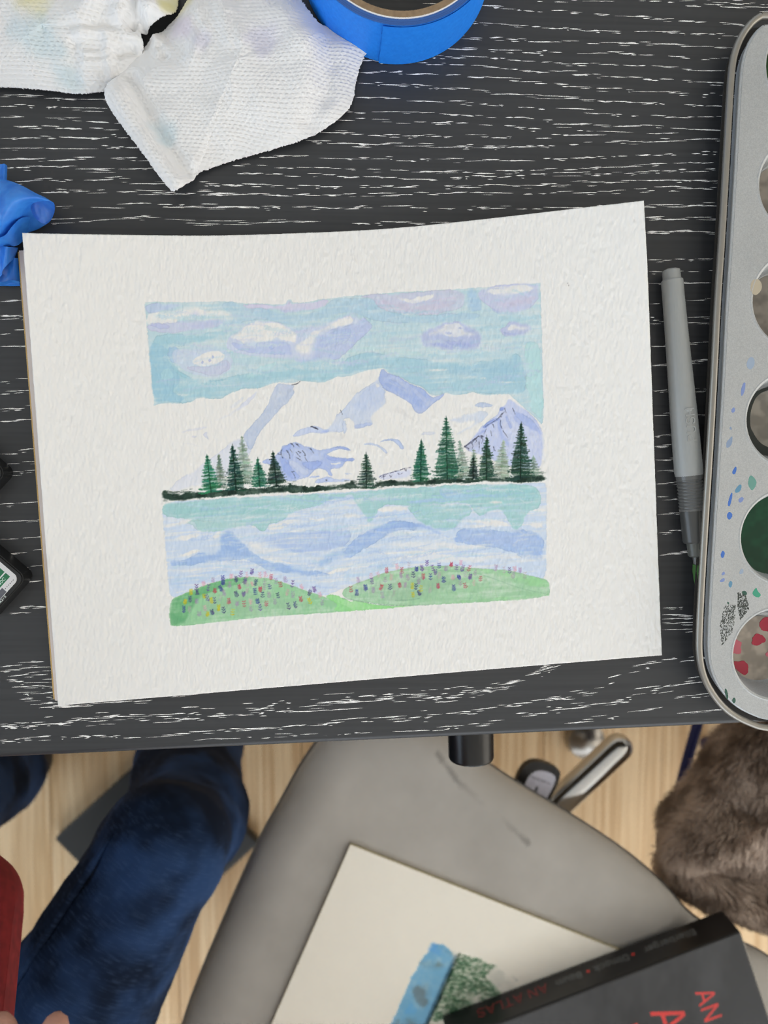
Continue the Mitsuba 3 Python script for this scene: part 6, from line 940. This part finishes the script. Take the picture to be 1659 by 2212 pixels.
# ------------------------------------------------------------------ the seated person
J = {k: np.array(D[k]) / 1e4 for k in ('knee_r', 'hip_r', 'ankle_r', 'shin_a', 'shin_mid', 'ankle_l', 'knee_l', 'elbow', 'tip1', 'tip2')}
J['hip_l'] = np.array([-.56, -.69, .56]); pel = np.array([-.45, -.69, .57]); chest = np.array([-.38, -.60, .82]); nk = np.array([-.34, -.55, .98])
sh_r, sh_l = np.array([-.20, -.53, .92]), np.array([-.52, -.57, .92])
el_r = J['elbow']; tipm = (J['tip1'] + J['tip2']) / 2
wr_r = np.array([-.165, -.365, .835]); el_l = np.array([-.64, -.47, .72]); wr_l = np.array([-.50, -.36, .665])
def hull(a, ra, b, rb, seg=20):
    s = manifold3d.Manifold.sphere
    return manifold3d.Manifold.batch_hull([s(ra, seg).translate(list(map(float, a))), s(rb, seg).translate(list(map(float, b)))])
def limbs(ch, refine, it=12):
    m = hull(*ch[0])
    for c in ch[1:]: m = m + hull(*c)
    m = tri(m.simplify(.002).refine_to_length(refine)); m.merge_vertices()
    trimesh.smoothing.filter_taubin(m, iterations=it)
    return m
def soft_limbs(ch, cell, k):
    """one smooth skin around tapered limbs, where they meet blended over k metres (surface nets on a distance grid)"""
    P_ = np.array([np.r_[c[0], c[1]] for c in ch] + [np.r_[c[2], c[3]] for c in ch])
    lo = (P_[:, :3] - P_[:, 3:]).min(0) - 3 * cell; hi = (P_[:, :3] + P_[:, 3:]).max(0) + 3 * cell
    n = np.ceil((hi - lo) / cell).astype(int) + 1
    G = np.stack(np.meshgrid(*[lo[i] + cell * np.arange(n[i], dtype=np.float32) for i in range(3)], indexing='ij'), -1).astype(np.float32)
    d = None
    for a, ra, b, rb in ch:
        a, b = np.asarray(a, np.float32), np.asarray(b, np.float32); ab = b - a
        t = np.clip(((G - a) @ ab) / (ab @ ab), 0, 1)
        e = np.sqrt(((G - a - t[..., None] * ab) ** 2).sum(-1)) - (ra + (rb - ra) * t)
        if d is None: d = e
        else:
            h = np.clip(.5 + .5 * (e - d) / k, 0, 1); d = e * (1 - h) + d * h - k * h * (1 - h)
    s = d < 0
    cs = [np.s_[i:d.shape[0] - 1 + i, j:d.shape[1] - 1 + j, l:d.shape[2] - 1 + l] for i in (0, 1) for j in (0, 1) for l in (0, 1)]
    cnt = sum(s[c].astype(np.int8) for c in cs)
    act = np.argwhere((cnt > 0) & (cnt < 8)); idx = -np.ones(cnt.shape, int); idx[tuple(act.T)] = np.arange(len(act))
    off = np.array([(i, j, l) for i in (0, 1) for j in (0, 1) for l in (0, 1)])
    D8 = np.stack([d[tuple((act + o).T)] for o in off], 1); acc = np.zeros((len(act), 3)); num = np.zeros(len(act))
    for i in range(8):
        for j in range(i + 1, 8):
            if np.abs(off[i] - off[j]).sum() == 1:
                x = (D8[:, i] < 0) != (D8[:, j] < 0); t = D8[:, i] / np.where(D8[:, i] == D8[:, j], 1, D8[:, i] - D8[:, j])
                acc += np.where(x[:, None], off[i] + t[:, None] * (off[j] - off[i]), 0); num += x
    V = lo + cell * (act + acc / num[:, None]); F = []
    for ax_ in range(3):
        u, v = [q for q in range(3) if q != ax_]
        o = np.zeros(3, int); o[ax_] = 1
        A_ = s[tuple(np.s_[:d.shape[q] - o[q]] for q in range(3))]; B_ = s[tuple(np.s_[o[q]:] for q in range(3))]
        E_ = np.argwhere(A_ != B_); eu = np.eye(3, dtype=int)[u]; ev = np.eye(3, dtype=int)[v]
        q = np.stack([idx[tuple((E_ - eu - ev).T)], idx[tuple((E_ - ev).T)], idx[tuple(E_.T)], idx[tuple((E_ - eu).T)]], 1)
        fl = A_[tuple(E_.T)] == (ax_ != 1)
        q[~fl] = q[~fl][:, ::-1]
        F += [q[:, [0, 1, 2]], q[:, [0, 2, 3]]]
    m = trimesh.Trimesh(V, np.vstack(F), process=False)
    if m.volume < 0: m.invert()
    trimesh.smoothing.filter_taubin(m, iterations=4)
    return m
def hand(w, tips, fwd, up, side, curl):
    """palm from the wrist, four fingers of unequal length and a thumb"""
    c = []
    fwd, up, side = [v / np.linalg.norm(v) for v in (fwd, up, side)]
    kn_ = [w + fwd * .078 + side * o for o in (-.030, -.010, .010, .029)]
    for k in kn_: c.append((w + (k - w) * .15, .017, k, .011))
    c.append((kn_[0], .011, kn_[3], .010)); c.append((w + fwd * .03 - side * .014, .017, w + fwd * .03 + side * .016, .016))
    for k, ln_ in zip(kn_, (.068, .078, .074, .058)):
        d = fwd.copy(); p = k
        for seg_, r0, r1 in ((.45, .0098, .0090), (.30, .0090, .0084), (.25, .0084, .0075)):
            d = d - up * curl; d /= np.linalg.norm(d)
            q = p + d * ln_ * seg_; c.append((p, r0, q, r1)); p = q
    th = w + fwd * .022 - side * .026; d = fwd * .65 - side * .75; p = th
    c.append((w + fwd * .01, .016, th, .013))
    for seg_, r0, r1 in ((.036, .0115, .0105), (.028, .0105, .0088)):
        q = p + d / np.linalg.norm(d) * seg_; c.append((p, r0, q, r1)); p = q; d = d + fwd * .3
    return c
fw = tipm - wr_r; fw_n = fw / np.linalg.norm(fw); side_r = (J['tip2'] - J['tip1']); side_r -= fw_n * (side_r @ fw_n); side_r /= np.linalg.norm(side_r)
dist = np.linalg.norm(fw)
head = np.array([-.30, -.46, 1.12])
body = [(pel, .11, chest, .115), (chest, .115, nk - [0, 0, .03], .06), (nk - [0, 0, .04], .055, head - [0, .03, .06], .05), (sh_r, .05, sh_l, .05), (chest, .10, sh_r, .05), (chest, .10, sh_l, .05),
        (J['hip_r'] + [0, 0, 0], .072, J['knee_r'], .040), (J['hip_l'], .075, J['knee_l'], .052), (pel, .10, J['hip_r'], .075), (pel, .10, J['hip_l'], .075),
        (J['knee_r'], .040, J['shin_a'], .042), (J['shin_a'], .042, J['shin_mid'], .044), (J['shin_mid'], .044, J['ankle_r'], .032), (J['knee_l'], .050, J['ankle_l'], .034),
        (sh_r, .044, el_r, .027), (el_r, .020, wr_r * .6 + el_r * .4, .018), (wr_r * .6 + el_r * .4, .018, wr_r, .020), (sh_l, .046, el_l, .034), (el_l, .032, wr_l, .022),
        (head, .078, head + [0, -.02, .03], .085), (head + [.0, .05, -.045], .04, head, .07), (head + [.005, .085, -.005], .012, head + [0, .06, .02], .012)]
for s_ in (-1, 1):
    body.append((head + [s_ * .078, -.01, -.015], .012, head + [s_ * .078, -.015, .012], .014))
    body.append((J['ankle_r'] if s_ > 0 else J['ankle_l'], .034, (J['ankle_r'] if s_ > 0 else J['ankle_l']) + [s_ * .02, .14, -.055], .030))
body += hand(wr_r, None, fw_n, np.cross(side_r, fw_n), -side_r, .10)
body += hand(wr_l, None, np.array([.9, .5, -.18]), np.array([.1, .1, 1.0]), np.array([.4, -.9, 0]), .10)
mat('skin', proc(lambda p, n, uv: mix(srgb(168, 122, 106), srgb(182, 136, 120), fbm(p.x * 60, p.y * 60, p.z * 60, 3))), .5, specular=.3)
bm = limbs(body, .006, 10)
# finger tips meet the measured place
put('person__body', bm, 'skin', True)
lab('person', 'seated person in blue jeans and a dark red sleeve at the lower left', 'person')
hairm = limbs([(head + [0, -.03, .05], .095, head + [0, -.06, -.02], .09), (head + [-.06, -.04, -.05], .04, head + [.06, -.04, -.05], .04)], .01, 6)
put('person__hair', hairm, mat('hair_brown', srgb(60, 42, 30), .6), True)
mat('eye_white', srgb(225, 222, 216), .2)
for s_ in (-1, 1): put('person__eye', moved(trimesh.creation.icosphere(2, .010), head + np.array([s_ * .03, .072, .008])), 'eye_white', True)
put('person__lips', tube([head + np.array([-.022, .082, -.055]), head + np.array([0, .088, -.054]), head + np.array([.022, .082, -.055])], [.003, .006, .003], 10), mat('lips', srgb(170, 96, 90), .4), True)
def denim(p, n, uv):
    x, y, z = p.x * 1000, p.y * 1000, p.z * 1000
    facing = dr.square(n.x * .49 + n.y * .86 - n.z * .12)
    tw = .5 + (noise((x * .49 + y * .86 - z * .12) / .5, (x * .86 - y * .49) / 6, z / 6) - .5) * dr.clip(1.1 - 1.5 * facing, 0, 1)
    fade = fbm(x / 55, y / 55, z / 55, 4)
    c = mix(srgb(18, 30, 50), srgb(44, 70, 112), smoothstep(.38, .70, fade))
    return mix(c * .82, mi.Color3f(srgb(84, 108, 146)), .14 * smoothstep(.5, .8, tw))
mat('denim', proc(denim), .9, sheen=.3, specular=.1, bump=(lambda p, n, uv: .35 * noise((p.x * .49 + p.y * .86 - p.z * .12) * 1300, (p.x * .86 - p.y * .49) * 250, p.z * 250) + 4 * fbm(p.x * 45, p.y * 45, p.z * 45, 2), .00035, .0004))
jm = soft_limbs([(pel, .125, J['hip_r'], .098), (pel, .125, J['hip_l'], .098), (J['hip_r'], .098, J['knee_r'], .050), (J['hip_l'], .098, J['knee_l'], .068),
            (J['knee_r'], .050, J['shin_a'], .057), (J['shin_a'], .057, J['shin_mid'], .058), (J['shin_mid'], .058, J['ankle_r'] + [0, 0, .03], .056), (J['knee_l'], .064, J['ankle_l'] + [0, 0, .03], .058), (pel, .125, pel + [.02, .02, .08], .12)], .0055, .012)
V = jm.vertices; N_ = jm.vertex_normals
w_ = (meshkit.fbm(V / .05, 3, 3) - .5) * .012 + (np.abs(meshkit.fbm(V / .035 * np.array([1, 1, 2.0]), 2, 8) - .5) - .12) * -.005
kd = np.linalg.norm(V - (J['knee_r'] + [.0, .02, -.04]), axis=1)
w_ -= .006 * np.exp(-(kd / .04) ** 2)
jm.vertices = V + N_ * w_[:, None]
put('person__jeans', jm, 'denim', True)
k_, h_ = J['knee_r'], J['hip_r']
axs = (h_ - k_) / np.linalg.norm(h_ - k_); lft = np.cross(axs, [0, 0, 1.0]); lft /= np.linalg.norm(lft)
if lft[0] > 0: lft = -lft
sm = []
for f in np.linspace(-.02, .95, 30):
    r = .048 + .044 * f + .004
    a = math.radians(38); sm.append(k_ + axs * .42 * f + (lft * math.cos(a) + np.array([0, 0, 1.0]) * math.sin(a)) * r)
put('person__jeans__seam', tube(sm, [.0006, .002] + [.0032] * 28, 8), 'denim', True)
mat('red_fleece', proc(lambda p, n, uv: mix(srgb(80, 8, 12), srgb(122, 20, 24), fbm(p.x * 200, p.y * 200, p.z * 200, 3))), .95, sheen=.6)
swm = limbs([(pel + [0, 0, .05], .135, chest, .135), (chest, .13, nk - [0, 0, .04], .07), (sh_r, .064, sh_l, .064), (chest, .115, sh_r, .064), (chest, .115, sh_l, .064), (sh_r, .062, el_r, .036), (el_r, .023, wr_r * .6 + el_r * .4, .021), (sh_l, .062, el_l, .046), (el_l, .044, wr_l * .85 + el_l * .15, .036)], .008, 10)
put('person__sweater', swm, 'red_fleece', True)
shoe = mat('shoe_dark', srgb(34, 34, 36), .6)
for k, s_ in (('ankle_r', 1), ('ankle_l', -1)):
    a = J[k]
    put('person__shoe', limbs([(a + [0, -.01, -.045], .040, a + [s_ * .02, .15, -.052], .035), (a + [0, 0, -.045], .040, a + [0, 0, 0], .042)], .008, 6), shoe, True)
